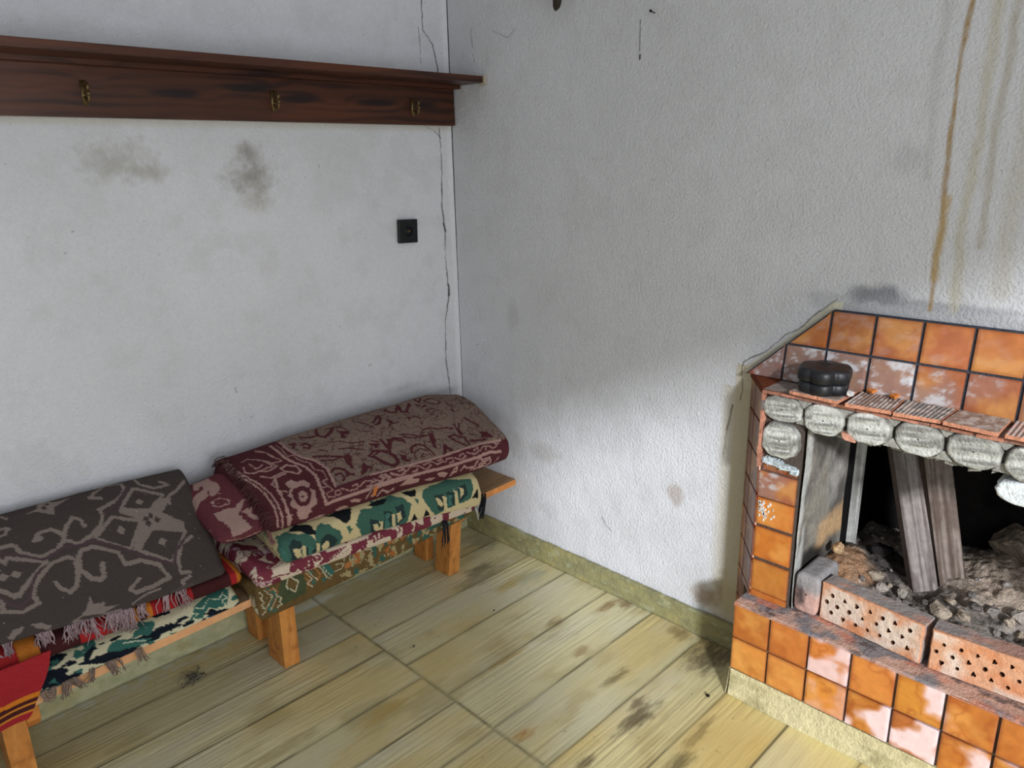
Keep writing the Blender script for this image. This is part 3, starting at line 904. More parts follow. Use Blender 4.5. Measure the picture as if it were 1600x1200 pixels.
# mantel top
mb = MB()
A = np.arange(-2.46, -1.374, .005); B = np.linspace(-.150, -.004, 30)
a, b = np.meshgrid(A, B, indexing='ij')
c = mix(lin((150, 138, 132)) * np.ones(a.shape + (3,)), lin((120, 90, 84)), sstep(.45, .6, fbm(a * 12, b * 20, 881, 4)))
zz = .918 + .003 * (fbm(a * 20, b * 20, 883, 4) - .5)
mb.grid(np.stack([b, a, zz], -1), c.reshape(-1, 3), flip=True)
mb.box((-.149, -2.46, .9075), (-.004, -1.375, .915), lin((150, 110, 96)))
mb.prism([(-.150, -1.376), (-.004, -1.262), (-.004, -1.376)][::-1], 2, .9, .9195, lin((112, 60, 40)))
mb.build('mantel_ledge', M_mortar, fire, smooth=False)

# sloping hood: two rows of tiles, left and right corners cut on the slant
hb = np.array([-.045, 0, .919]); ht = np.array([-.016, 0, 1.120])
ev = (ht - hb) / np.linalg.norm(ht - hb); HL = np.linalg.norm(ht - hb)
en = np.array([-ev[2], 0, ev[0]])
yA, yB = -1.268, -1.484
def hood_poly(off):
    pa = hb + np.array([0, yA, 0]); pb = ht + np.array([0, yB, 0]); pc = ht + np.array([0, -3.837 - yB, 0]); pd = hb + np.array([0, -3.837 - yA, 0])
    return [p + en * off for p in (pa, pb, pc, pd)]
mb = MB()
f = hood_poly(0.0); bk = [np.array([-.0005, p[1], p[2]]) for p in f]
mb.add(np.array(f + bk), [(0, 3, 2, 1), (4, 5, 6, 7), (0, 1, 5, 4), (1, 2, 6, 5), (2, 3, 7, 6), (3, 0, 4, 7)], lin((64, 68, 76)))
mb.build('hood_core', M_mortar, fire)
mb = MB()
rows = [(.002, .095), (.103, .0965)]
k = 0
for j, (v0, h) in enumerate(rows):
    for i in range(-2, 11):
        ya = -1.484 - i * P * 1.0
        w = .1015
        cutL = (lambda v, v0=v0, ya=ya: np.clip((ya) - (yA + .0 + (v0 + v) / HL * (yB - yA) - .003), 0, .1014))
        yr = -3.837 - yA
        o = hb + ev * v0 + np.array([0, ya - .003, 0])
        c0 = cutL(np.array([0., h]))
        if c0.min() > .10:
            continue
        if ya < -3.837 - yA + .01:
            continue
        if ya - w < -2.37:    # mirrored slanted end
            vr = (v0 + h / 2) / HL
            wr = ya - (-3.837 - (yA + vr * (yB - yA))) - .006
            if wr < .012: continue
            w = min(w, wr)
        tile(mb, o, EY, ev, en, w, h, 900 + k, th=.006, dust=(.9 if j == 0 else .12) * (1 if i < 3 else .45), cut=cutL if c0.max() > 0 else None,
             base=(186, 108, 54) if j else ((128, 84, 68) if i < 1 else (176, 112, 74)), stain=.0)
        k += 1
mb.build('hood_tiles', M_tile, fire, smooth=True)

# firebox lined with sooty masonry, set into the wall
mb = MB()
FX = .44
def sheet(o, eu, ev_, W, H, n, k0, k1, sd, amp=.012, flip=False, step=.008, grey=None, soot=False):
    o = np.array(o, float); eu = np.array(eu, float); ev_ = np.array(ev_, float); n = np.array(n, float)
    U = np.linspace(0, W, int(W / step) + 1); V = np.linspace(0, H, int(H / step) + 1)
    u, v = np.meshgrid(U, V, indexing='ij')
    d = amp * (fbm(u * 9, v * 9, sd, 4) - .3)
    d = np.maximum(d, -.002)
    c = mix(lin(k0) * np.ones(u.shape + (3,)), lin(k1), sstep(.4, .62, fbm(u * 8, v * 8, sd + 3, 4)))
    if grey is not None:
        c = mix(c, lin(grey), .85 * sstep(.42, .6, fbm(u * 6 + 2, v * 5, sd + 5, 4)))
    if soot:
        q = v + .05 * (fbm(u * 25, v * 25, sd + 8, 4) - .5)
        c = mix(c, lin((26, 24, 24)), .93 * (1 - sstep(.145, .19, q)) * (1 - sstep(.15, .22, u)))
        c = mix(c, lin((196, 160, 118)), .8 * sstep(.13, .17, q) * (1 - sstep(.20, .25, q)) * sstep(.10, .16, u + .03 * (q - .2)))
        c = mix(c, lin((196, 196, 192)), .7 * (1 - sstep(.03, .05, u)) * sstep(.40, .60, fbm(u * 40, v * 7, sd + 9, 3)))
    mb.grid(o + u[..., None] * eu + v[..., None] * ev_ + d[..., None] * n, c.reshape(-1, 3), flip=flip)
sheet((-.128, -1.4925, .29), (1, 0, 0), (0, 0, 1), .30, .56, (0, -1, 0), (136, 130, 120), (92, 88, 84), 921, .007, grey=(162, 158, 152), soot=True)
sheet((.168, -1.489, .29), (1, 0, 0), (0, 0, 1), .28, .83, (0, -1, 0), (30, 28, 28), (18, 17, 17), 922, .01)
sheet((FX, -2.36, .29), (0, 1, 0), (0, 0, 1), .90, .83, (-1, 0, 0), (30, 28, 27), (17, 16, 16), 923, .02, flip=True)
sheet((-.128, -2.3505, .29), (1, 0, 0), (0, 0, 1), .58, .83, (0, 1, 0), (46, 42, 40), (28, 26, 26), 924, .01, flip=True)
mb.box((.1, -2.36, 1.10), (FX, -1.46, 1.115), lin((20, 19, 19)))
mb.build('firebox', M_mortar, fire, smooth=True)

# ------------------------------------------------------------------ ash bed
def make_ash():
    X = np.arange(-.045, .430, .005); Y = np.arange(-2.34, -1.492, .005)
    x, y = np.meshgrid(X, Y, indexing='ij')
    mound = .085 * np.exp(-(((x - .10) / .13) ** 2 + ((y + 1.54) / .10) ** 2)) + .10 * np.exp(-(((x - .33) / .13) ** 2 + ((y + 1.98) / .22) ** 2))
    mound += .045 * np.exp(-(((x - .12) / .12) ** 2 + ((y + 1.90) / .16) ** 2)) + .03 * sstep(.1, .4, x)
    z = .334 - .02 * sstep(-.03, -.09, x) + mound * .75 + .040 * (fbm(x * 15, y * 15, 941, 5, .62) - .42) + .014 * (fbm(x * 60, y * 60, 943, 3) - .5)
    z = np.maximum(z, .303)
    c = mix(lin((160, 150, 142)) * np.ones(x.shape + (3,)), lin((118, 110, 104)), sstep(.42, .6, fbm(x * 16, y * 16, 945, 4)))
    c = mix(c, lin((76, 70, 68)), .7 * sstep(.54, .66, fbm(x * 30, y * 30, 946, 4)))
    d = np.hypot((x - .06) / .12, (y + 1.56) / .085) + .6 * (fbm(x * 20, y * 20, 947, 4) - .5)
    c = mix(c, lin((172, 132, 100)), .85 * (1 - sstep(.5, 1.1, d)))
    d = np.hypot((x - .24) / .17, (y + 1.92) / .17) + .6 * (fbm(x * 20, y * 20, 949, 4) - .5)
    c = mix(c, lin((196, 176, 158)), .85 * (1 - sstep(.5, 1.1, d)))
    d = np.hypot((x - .20) / .09, (y + 1.62) / .11) + .8 * (fbm(x * 30, y * 30, 950, 4) - .5)
    c = mix(c, lin((44, 42, 42)), .85 * (1 - sstep(.5, 1.1, d)))
    sp = vnoise(x * 140, y * 140, 951)
    c = mix(c, lin((210, 206, 200)), .6 * sstep(.88, .96, sp)); c = mix(c, lin((30, 28, 28)), .6 * sstep(.12, .04, sp))
    mb = MB(); mb.grid(np.stack([x, y, z], -1), c.reshape(-1, 3))
    o = mb.build('ash_bed', M_ash, smooth=True)
    tag(o, 'bed of grey ash and crumbled clay on the floor of the firebox', 'ash', kind='stuff')
    return X, Y, z


AX, AY, AZ = make_ash()


def ash_z(x, y):
    return AZ[int(np.clip(round((x - AX[0]) / .005), 0, len(AX) - 1)), int(np.clip(round((y - AY[0]) / .005), 0, len(AY) - 1))]


def rock(sd, r, col, flat=.7, sub=2):
    import bmesh
    bm = bmesh.new()
    bmesh.ops.create_icosphere(bm, subdivisions=sub, radius=1.0)
    rr = np.random.default_rng(sd)
    V = np.array([v.co[:] for v in bm.verts]); F = np.array([[v.index for v in f.verts] for f in bm.faces])
    bm.free()
    pl = rr.normal(0, 1, (9, 3)); pl /= np.linalg.norm(pl, axis=1)[:, None]
    for n in pl:                       # chop facets
        d = V @ n; lim = rr.uniform(.55, .85)
        V = V - np.maximum(d - lim, 0)[:, None] * n
    V *= np.array([rr.uniform(.8, 1.3), rr.uniform(.8, 1.3), flat]) * r
    V += rr.normal(0, .03 * r, V.shape)
    mb = MB()
    c = lin(col) * (1 + rr.normal(0, .10, (len(V), 1)))
    mb.add(V, F, np.clip(c, 0, 1))
    return mb


# ------------------------------------------------------------------ bricks on the ledge
def perforated_brick(name, label, y0, xang, sd, x0, flipst=0):
    L, H, D = .262, .108, .062
    holes = []
    for r_, (z, off) in enumerate(((.080, .030), (.054, .014), (.028, .030))):
        n = 7 if r_ != 1 else 8
        for i in range(n):
            holes.append((off + i * .0335, z, i + r_))
    rr = np.random.default_rng(sd)
    import bmesh
    bm = bmesh.new()
    def loop(pts):
        vs = [bm.verts.new((p[0], 0, p[1])) for p in pts]
        for i in range(len(vs)):
            bm.edges.new((vs[i], vs[(i + 1) % len(vs)]))
        return vs
    n = 40
    out = []
    for k in range(4):
        a, b = [((.003, .003), (L - .003, .003)), ((L - .003, .003), (L - .003, H - .003)), ((L - .003, H - .003), (.003, H - .003)), ((.003, H - .003), (.003, .003))][k]
        m = 16 if k % 2 == 0 else 7
        for i in range(m):
            t = i / m
            out.append((a[0] + (b[0] - a[0]) * t + rr.normal(0, .0006), a[1] + (b[1] - a[1]) * t + rr.normal(0, .0006)))
    ov = loop(out)
    hl = []
    for hx, hz, k in holes:
        hx += rr.normal(0, .0015); hz += rr.normal(0, .0015)
        if hx > L - .012: continue
        r = rr.uniform(.0045, .0065); ph = rr.uniform(-.5, .5)
        kind = rr.random()
        pts = []
        for t in np.linspace(0, 2 * np.pi, 9)[:-1]:
            q = r * (1 + (.35 * np.cos(3 * (t - ph)) if kind < .45 else .1 * np.cos(2 * (t - ph))))
            pts.append((hx + q * np.cos(t) * .9, hz + q * np.sin(t) * 1.15))
        hl.append(loop(pts))
    bmesh.ops.triangle_fill(bm, use_beauty=True, use_dissolve=False, edges=bm.edges[:])
    bm.verts.index_update()
    V = np.array([v.co[:] for v in bm.verts]); F = np.array([[v.index for v in f.verts] for f in bm.faces])
    oi = [v.index for v in ov]; hi = [[v.index for v in h] for h in hl]
    nm = np.mean([np.cross(V[f[1]] - V[f[0]], V[f[2]] - V[f[0]])[1] for f in F])
    bm.free()
    if nm > 0:
        F = F[:, ::-1]
    # local: x along the brick, y = depth (0 front), z up
    def colf(V, face=True):
        c = lin((212, 160, 126)) * np.ones((len(V), 3))
        c = mix(c, lin((206, 134, 92)), .8 * sstep(.42, .6, fbm(V[:, 0] * 30, V[:, 2] * 30, sd, 4)))
        c = mix(c, lin((222, 208, 194)), .8 * sstep(.50, .62, fbm(V[:, 0] * 22 + 9, V[:, 2] * 22, sd + 2, 4)))
        return c
    mb = MB()
    mb.add(V, F, colf(V))
    # bevelled rim and the other faces
    o = V[oi]; m = len(oi)
    def ring(d, gx):
        q = o.copy(); cx, cz = L / 2, H / 2
        q[:, 0] = cx + (q[:, 0] - cx) * (1 + gx * 2 / L); q[:, 2] = cz + (q[:, 2] - cz) * (1 + gx * 2 / H); q[:, 1] = d
        return q
    rings = [o, ring(.0025, .003)] + [ring(d, .003) for d in np.linspace(.010, D - .004, 8)] + [ring(D, .0005)]
    G = np.stack([np.concatenate([r_, r_[:1]]) for r_ in rings], 0)
    c = lin((160, 150, 146)) * np.ones(G.shape)
    fn = fbm(G[..., 0] * 20, G[..., 1] * 30 + G[..., 2] * 20, sd + 5, 4)
    c = mix(c, lin((196, 146, 128)), .8 * sstep(.46, .66, fn))
    c = mix(c, lin((206, 146, 110)), (G[..., 1] < .004) * .9)
    G[1:, :, 2] += .0015 * (fbm(G[1:, :, 0] * 40, G[1:, :, 1] * 40, sd + 6, 3) - .5)
    mb.grid(G, c.reshape(-1, 3), flip=(nm > 0) ^ True)
    mb.add(rings[-1], [tuple(range(m))], lin((150, 120, 104)))
    for h in hi:
        a = V[h]; b = a.copy(); b[:, 1] = D * .93
        G = np.stack([np.concatenate([a, a[:1]]), np.concatenate([b, b[:1]])], 0)
        mb.grid(G, np.tile(lin((120, 78, 56)), (2 * len(G[0]), 1)))
        mb.add(b, [tuple(range(len(h)))], lin((60, 40, 30)))
    # place: brick x runs along -Y, depth along +X
    R = Matrix(((math.sin(xang), math.cos(xang), 0, x0), (-math.cos(xang), math.sin(xang), 0, y0), (0, 0, 1, .3035), (0, 0, 0, 1)))
    o = mb.build(name, M_clay, xf=R)
    return tag(o, label, 'brick', 'loose bricks standing on the hearth ledge')


perforated_brick('perforated_brick', 'perforated orange clay brick on the hearth ledge beside the narrow end-on brick', -1.567, math.radians(-6.5), 31, -.117)
perforated_brick('perforated_brick', 'perforated clay brick on the hearth ledge at the photo right edge, its face limewashed', -1.846, math.radians(3.5), 57, -.148)

mb = MB()
L, W, H = .135, .064, .116
S = np.linspace(0, 1, 60); Tt = np.linspace(0, 2 * np.pi, 49)
def rr_prof(w, h, t, e=7):
    c_, s_ = np.cos(t), np.sin(t); r = (np.abs(c_) ** e + np.abs(s_) ** e) ** (-1 / e)
    return w / 2 * r * c_, h / 2 * r * s_
G = []
qs = [(.0, .05), (0., .4), (0., .8), (.001, .93), (.006, 1.0)] + [(d, 1.0) for d in np.linspace(.02, L - .01, 24)] + [(L - .002, .95), (L, .5), (L, .04)]
for d, q in qs:
    a_, b_ = rr_prof(W, H, Tt)
    G.append(np.stack([np.full(49, -.127 + d), -1.530 + a_ * q + (0), .3035 + H / 2 + b_ * q], 1))
G = np.array(G)
G += (.003 * (fbm(G[..., 1] * 30, G[..., 2] * 30 + G[..., 0] * 15, 970, 3) - .5))[..., None] * np.array([1, 1, 0])
c = lin((196, 158, 146)) * np.ones(G.shape)
c = mix(c, lin((150, 146, 146)), sstep(.352, .385, G[..., 2] + .02 * (fbm(G[..., 0] * 30, G[..., 1] * 30, 971, 3) - .5)))
d = np.hypot((G[..., 1] + 1.513) / .016, (G[..., 2] - .352) / .038) + .7 * (fbm(G[..., 1] * 60, G[..., 2] * 60, 972, 4) - .5)
c = mix(c, lin((44, 44, 48)), .9 * (1 - sstep(.6, 1.2, d)))
mb.grid(G, c.reshape(-1, 3))
tag(mb.build('solid_brick', M_clay, smooth=True), 'narrow soot-stained brick end-on beside the tiled column on the hearth ledge', 'brick', 'loose bricks standing on the hearth ledge')

# ------------------------------------------------------------------ boards leaning in the firebox
def board(name, label, p0, p1, wdir, w0, w1, th, k0, k1, sd, notch=0.0):
    p0 = np.array(p0, float); p1 = np.array(p1, float)
    ax = p1 - p0; Ln = np.linalg.norm(ax); ax /= Ln
    wd = np.array(wdir, float); wd -= ax * (wd @ ax); wd /= np.linalg.norm(wd)
    nd = np.cross(ax, wd)
    if nd[0] > 0: nd = -nd
    mb = MB()
    S = np.linspace(0, Ln, int(Ln / .008)); T = np.linspace(-.5, .5, 22)
    for side in (1, -1):
        s, t = np.meshgrid(S, T, indexing='ij')
        w = w0 + (w1 - w0) * s / Ln
        gr = .5 + .6 * (fbm(s * 5, t * w0 * 170, sd, 4) - .5)
        d = th / 2 * side + side * (.0016 * (gr - .5) - .003 * (np.abs(t) > .49) * (side > 0))
        c = mix(lin(k0) * np.ones(s.shape + (3,)), lin(k1), sstep(.4, .62, gr))
        c = mix(c, lin(k1), .7 * sstep(.5, .65, fbm(s * 9, t * 3, sd + 1, 4)))
        G = p0 + s[..., None] * ax + (t * w)[..., None] * wd + d[..., None] * nd
        mb.grid(G, c.reshape(-1, 3), flip=side > 0)
    n = len(S)
    for e in (-.5, .5):
        w = w0 + (w1 - w0) * S / Ln
        A_ = p0 + S[:, None] * ax + (e * w)[:, None] * wd
        G = np.stack([A_ - nd * th / 2, A_ + nd * th / 2 * .9], 0)
        mb.grid(G, lin(k1) * .8)
    for s_ in (0, Ln):
        w = w0 if s_ == 0 else w1
        q = p0 + s_ * ax
        mb.add([q - wd * w / 2 - nd * th / 2, q + wd * w / 2 - nd * th / 2, q + wd * w / 2 + nd * th / 2, q - wd * w / 2 + nd * th / 2], [(0, 1, 2, 3)], lin(k1))
    return tag(mb.build(name, M_oldwood, smooth=False), label, 'board')


board('wooden_board', 'long grey weathered board leaning into the firebox, left one of the joined pair', (.137, -1.745, .345), (.270, -1.545, .93), (.5, -.5, -.05), .071, .078, .026, (150, 142, 138), (104, 94, 90), 981)
board('wooden_board', 'grey weathered board with a knot leaning in the firebox, right one of the joined pair', (.197, -1.797, .345), (.275, -1.632, .93), (.5, -.5, -.05), .074, .078, .026, (140, 128, 120), (92, 78, 70), 984)
board('wooden_lath', 'narrow pale lath standing upright at the left inside the dark firebox', (.236, -1.505, .35), (.236, -1.505, .95), (.35, -1, 0), .030, .030, .016, (176, 176, 172), (136, 134, 130), 987)

# rubble
R3 = [(176, 166, 156), (150, 142, 136), (116, 110, 106), (184, 168, 150)]
placed = []
cnt = 0
rs = np.random.default_rng(77)
while cnt < 64:
    if cnt < 34:
        x = rs.uniform(-.055, .12); y = rs.uniform(-2.10, -1.60); r = rs.uniform(.011, .028)
    else:
        x = rs.uniform(-.05, .40); y = rs.uniform(-2.28, -1.52); r = rs.uniform(.006, .014)
    if any(math.hypot(x - a, y - b) < (r + c) * .95 for a, b, c in placed): continue
    # keep clear of bricks and boards
    if x < -.035 and y < -1.55: 
        if x - r * 1.3 < -.075 + .0: continue
    if x - r * 1.35 < -.048: continue
    if -1.565 < y + r and y - r < -1.49 and x < .15: continue
    if math.hypot(x - .16, y + 1.77) < .075 + r: continue
    if math.hypot(x - .236, y + 1.505) < .03 + r: continue
    placed.append((x, y, r))
    k = R3[rs.integers(0, 4)]
    mb = rock(1200 + cnt, r, k, rs.uniform(.6, .9), 2)
    o = mb.build('rubble_stone', M_ash)
    o.location = (x, y, ash_z(x, y) + r * .30)
    o.rotation_euler = (rs.uniform(-.3, .3), rs.uniform(-.3, .3), rs.uniform(0, 6))
    tone = {(176, 166, 156): 'pale grey', (150, 142, 136): 'mid grey', (116, 110, 106): 'dark grey', (184, 168, 150): 'sandy'}[k]
    size = 'large' if r > .021 else 'middling' if r > .014 else 'small'
    if y > -1.66: where = 'left of the leaning boards'
    elif x > .13: where = 'on the ash behind the leaning boards' if y > -1.9 else 'on the ash at the far right back'
    elif y > -1.84: where = 'in front of the leaning boards'
    elif x < .03: where = 'close behind the photo-edge perforated brick'
    else: where = 'on the ash right of the leaning boards'
    tag(o, size + ' ' + tone + ' rubble lump ' + where, 'rubble', 'rubble lumps in the firebox')
    cnt += 1
for nm, lab, x, y, dz, r, k, fl in (
        ('brick_fragment', 'orange broken brick lump on the ash at the right of the boards', .30, -1.985, .02, .036, (206, 140, 92), .8),
        ('stone_block', 'large pale brown stone at the back right of the firebox', .375, -1.905, .03, .070, (140, 126, 112), .85),
        ('clay_lump', 'tan clay lump against the left inner wall of the firebox', .06, -1.515 - .02, .03, .022, (190, 158, 122), .8),
        ('charcoal_lump', 'black charred lump between the upright lath and the leaning boards', .215, -1.60, .012, .030, (40, 38, 38), .6)):
    mb = rock(sum(map(ord, nm)), r, k, fl, 3)
    o = mb.build(nm, M_ash)
    o.location = (x, y, ash_z(x, y) + dz)
    tag(o, lab, 'rubble')

# ------------------------------------------------------------------ loose slabs on the mantel
def slab(label, pts, z, th, sd, k0=(202, 140, 112), top=(150, 128, 118), rib=True, tilt=0.0, holes=False):
    """pts: 4 corners (x,y) front-left, front-right, back-right, back-left"""
    p = [np.array(q, float) for q in pts]
    S = np.linspace(0, 1, 66); T = np.linspace(0, 1, 20)
    s, t = np.meshgrid(S, T, indexing='ij')
    xy = ((1 - s) * (1 - t))[..., None] * p[0] + (s * (1 - t))[..., None] * p[1] + (s * t)[..., None] * p[2] + ((1 - s) * t)[..., None] * p[3]
    jag = .0025 * (fbm(s * 12, t * 0, sd, 3) - .5)
    xy[..., 0] += jag * (1 - t)
    ridge = .0013 * np.sin(s * 2 * np.pi * 11) if rib else 0.0
    z1 = z + th + ridge + tilt * (t - .0) + .001 * (fbm(s * 9, t * 6, sd + 1, 3) - .5)
    z0 = z + tilt * t
    c = mix(lin(top) * np.ones(s.shape + (3,)), lin((190, 176, 168)), sstep(.45, .62, fbm(s * 7, t * 5, sd + 2, 4)))
    if rib:
        c = mix(c, lin((104, 88, 82)), .5 * sstep(.2, -.8, np.sin(s * 2 * np.pi * 11)))
    mb = MB()
    Gt = np.dstack([xy, z1]); Gb = np.dstack([xy, np.broadcast_to(z0, s.shape)])
    mb.grid(Gt, c.reshape(-1, 3), flip=True); mb.grid(Gb, lin(k0))
    for a, b in ((Gt[0], Gb[0]), (Gt[-1], Gb[-1]), (Gt[:, 0], Gb[:, 0]), (Gt[:, -1], Gb[:, -1])):
        mb.grid(np.stack([a, b], 0), lin(k0))
    return tag(mb.build('terracotta_slab', M_clay), label, 'tile', 'broken slabs laid on the mantel ledge')


slab('broken terracotta slab on the mantel lying under the black tin', [(-.163, -1.452), (-.170, -1.575), (-.058, -1.578), (-.062, -1.456)], .9225, .0085, 41, rib=False)
slab('ribbed terracotta slab on the mantel just right of the black tin', [(-.176, -1.596), (-.166, -1.698), (-.052, -1.688), (-.056, -1.590)], .9225, .009, 42)
slab('greyish ribbed slab on the mantel, second to the right of the black tin, limewashed front edge', [(-.170, -1.703), (-.160, -1.800), (-.056, -1.803), (-.054, -1.696)], .9225, .009, 43, top=(140, 136, 132))
slab('flat greyish brown slab on the mantel, third to the right of the black tin', [(-.166, -1.806), (-.172, -1.914), (-.058, -1.912), (-.056, -1.810)], .9235, .009, 44, rib=False, top=(156, 132, 118))
slab('pink ribbed slab on the mantel at the photo right edge', [(-.168, -1.926), (-.168, -2.03), (-.058, -2.03), (-.058, -1.922)], .9225, .009, 45, top=(206, 172, 160))
for lab, x, y, w in (('orange clay chip on the mantel nearest the black tin', -.058, -1.612, .016), ('orange clay chip on the mantel behind the first ribbed slab, right one', -.066, -1.668, .018)):
    mb = MB(); mb.prism([(-w, -.008), (w * .6, -.010), (w, .004), (-.2 * w, .010)], 2, 0, .007, lin((212, 130, 66)))
    o = mb.build('clay_chip', M_clay, bevel=.001); o.location = (x, y, .9350)
    tag(o, lab, 'chip', 'orange clay chips on the mantel')
mb = rock(333, .011, (206, 200, 196), .8)
o = mb.build('mortar_crumb', M_ash); o.location = (-.120, -1.602 + .018, .940)
tag(o, 'small pale mortar crumb on the mantel against the black tin', 'crumb')

# ------------------------------------------------------------------ black scalloped tin
tin = thing('black_tin', 'round scalloped black tin with a ribbed lid standing on the mantel', 'tin')
KB = lin((30, 31, 34))
mb = MB()
mb.lathe([(.001, 0), (.056, 0), (.061, .003), (.063, .012), (.063, .024), (.059, .029), (.001, .029)], (0, 0, 0), KB, 96, 6, .16)
mb.build('tin_body', M_tin, tin, smooth=True)
mb = MB()
mb.lathe([(.001, .0295), (.060, .0295), (.066, .033), (.068, .048), (.066, .058), (.060, .064), (.050, .0640), (.034, .0655), (.012, .0665), (.010, .0650), (.006, .0620), (.001, .0620)], (0, 0, 0), KB, 96, 6, .16)
mb.build('tin_lid', M_tin, tin, smooth=True)
tin.location = (-.1115, -1.515, .9325)
tin.rotation_euler = (0, 0, .3)

# ------------------------------------------------------------------ bench
def yb(x):
    return -.304 + .031 * x


def pine(x, y, z):
    c = lin((206, 132, 66)) * np.ones(x.shape + (3,))
    g = fbm(x * 4 + z * 4, (y + z) * 120, 1001, 3)
    c = mix(c, lin((170, 96, 42)), .6 * sstep(.45, .65, g))
    c = mix(c, lin((226, 162, 96)), .5 * sstep(.5, .68, fbm(x * 14, (y + z) * 30, 1003, 3)))
    return c


bench = thing('wooden_bench', 'long low pine bench along the back wall carrying the folded rugs', 'bench')
mb = MB()
X = np.arange(-2.25, -.0035, .012); T = np.linspace(0, 1, 40)
x, t = np.meshgrid(X, T, indexing='ij')
y = -.012 + (yb(x) + .012) * t
c = lin((160, 126, 88)) * np.ones(x.shape + (3,))
c = mix(c, lin((128, 92, 58)), .8 * sstep(.45, .64, fbm(x * 4, y * 90, 1005, 4)))
c = mix(c, lin((146, 128, 104)), .6 * sstep(.45, .6, fbm(x * 8, y * 20, 1007, 4)))
zt = np.full(x.shape, .2995)
mb.grid(np.dstack([x, y, zt]), c.reshape(-1, 3), flip=True)
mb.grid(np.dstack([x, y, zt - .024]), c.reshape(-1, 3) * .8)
ye = yb(X)
S = np.linspace(0, 1, 5)
xx, ss = np.meshgrid(X, S, indexing='ij')
fe = pine(xx, yb(xx), ss * .024)
fe = mix(fe, lin((236, 182, 136)), .7 * (1 - sstep(-1.1, -1.0, xx)) * np.ones(xx.shape))  # left stretch of the front edge painted paler, as if lit
mb.grid(np.dstack([xx, yb(xx) + 0 * ss, .2755 + ss * .024]), fe.reshape(-1, 3))
for xe in (-2.25, X[-1]):
    mb.box((xe - .0005, yb(xe) + .0002, .2755), (xe + .0005, -.012, .2995), lin((190, 130, 76)))
mb.build('seat_board', M_pine, bench)


def hexa(mb, bot, top, fc, n=10):
    """tapered post from 4 bottom and 4 top corners with dense coloured sides"""
    bot = np.array(bot, float); top = np.array(top, float)
    for i in range(4):
        j = (i + 1) % 4
        s, t = np.meshgrid(np.linspace(0, 1, n), np.linspace(0, 1, 34), indexing='ij')
        G = ((1 - t) * (1 - s))[..., None] * bot[i] + ((1 - t) * s)[..., None] * bot[j] + (t * (1 - s))[..., None] * top[i] + (t * s)[..., None] * top[j]
        mb.grid(G, fc(G[..., 2] * .6, G[..., 1], G[..., 0]).reshape(-1, 3))
    mb.add(bot, [(3, 2, 1, 0)], lin((120, 76, 40))); mb.add(top, [(0, 1, 2, 3)], lin((160, 100, 50)))


def legcol(x, y, z):
    c = lin((214, 146, 76)) * np.ones(x.shape + (3,))
    g = fbm(x * 8, (y + z) * 110, 1011, 3)
    c = mix(c, lin((182, 108, 48)), .5 * sstep(.42, .66, g))
    c = mix(c, lin((140, 80, 38)), .5 * sstep(.60, .75, fbm(x * 50, (y + z) * 50, 1013, 3)))
    return c


for lx, fy0, fy1 in ((-.340, -.270, -.190), (-1.046, -.315, -.215), (-1.765, -.320, -.225), (-2.18, -.330, -.235)):
    yt = yb(lx)
    mb = MB(); hexa(mb, [(lx, fy0, 0), (lx + .050, fy0 - .004, 0), (lx + .050, fy1, 0), (lx, fy1, 0)],
                    [(lx - .004, yt + .006, .2745), (lx + .046, yt + .006, .2745), (lx + .046, yt + .085, .2745), (lx - .004, yt + .085, .2745)], legcol)
    mb.build('leg', M_pine, bench)
    mb = MB(); hexa(mb, [(lx + .012, -.120, 0), (lx + .046, -.122, 0), (lx + .046, -.052, 0), (lx + .012, -.050, 0)],
                    [(lx + .004, -.140, .2745), (lx + .046, -.140, .2745), (lx + .046, -.06, .2745), (lx + .004, -.06, .2745)], legcol)
    mb.build('leg', M_pine, bench)
    mb = MB()
    mb.prism([(yt + .012, .2745), (yt + .012, .232), (yt + .040, .200), (-.07, .200), (-.04, .228), (-.04, .2745)], 0, lx + .0475, lx + .078, lin((204, 130, 60)))
    mb.build('cross_batten', M_pine, bench, bevel=.002)

# ------------------------------------------------------------------ textiles
TEX = {}


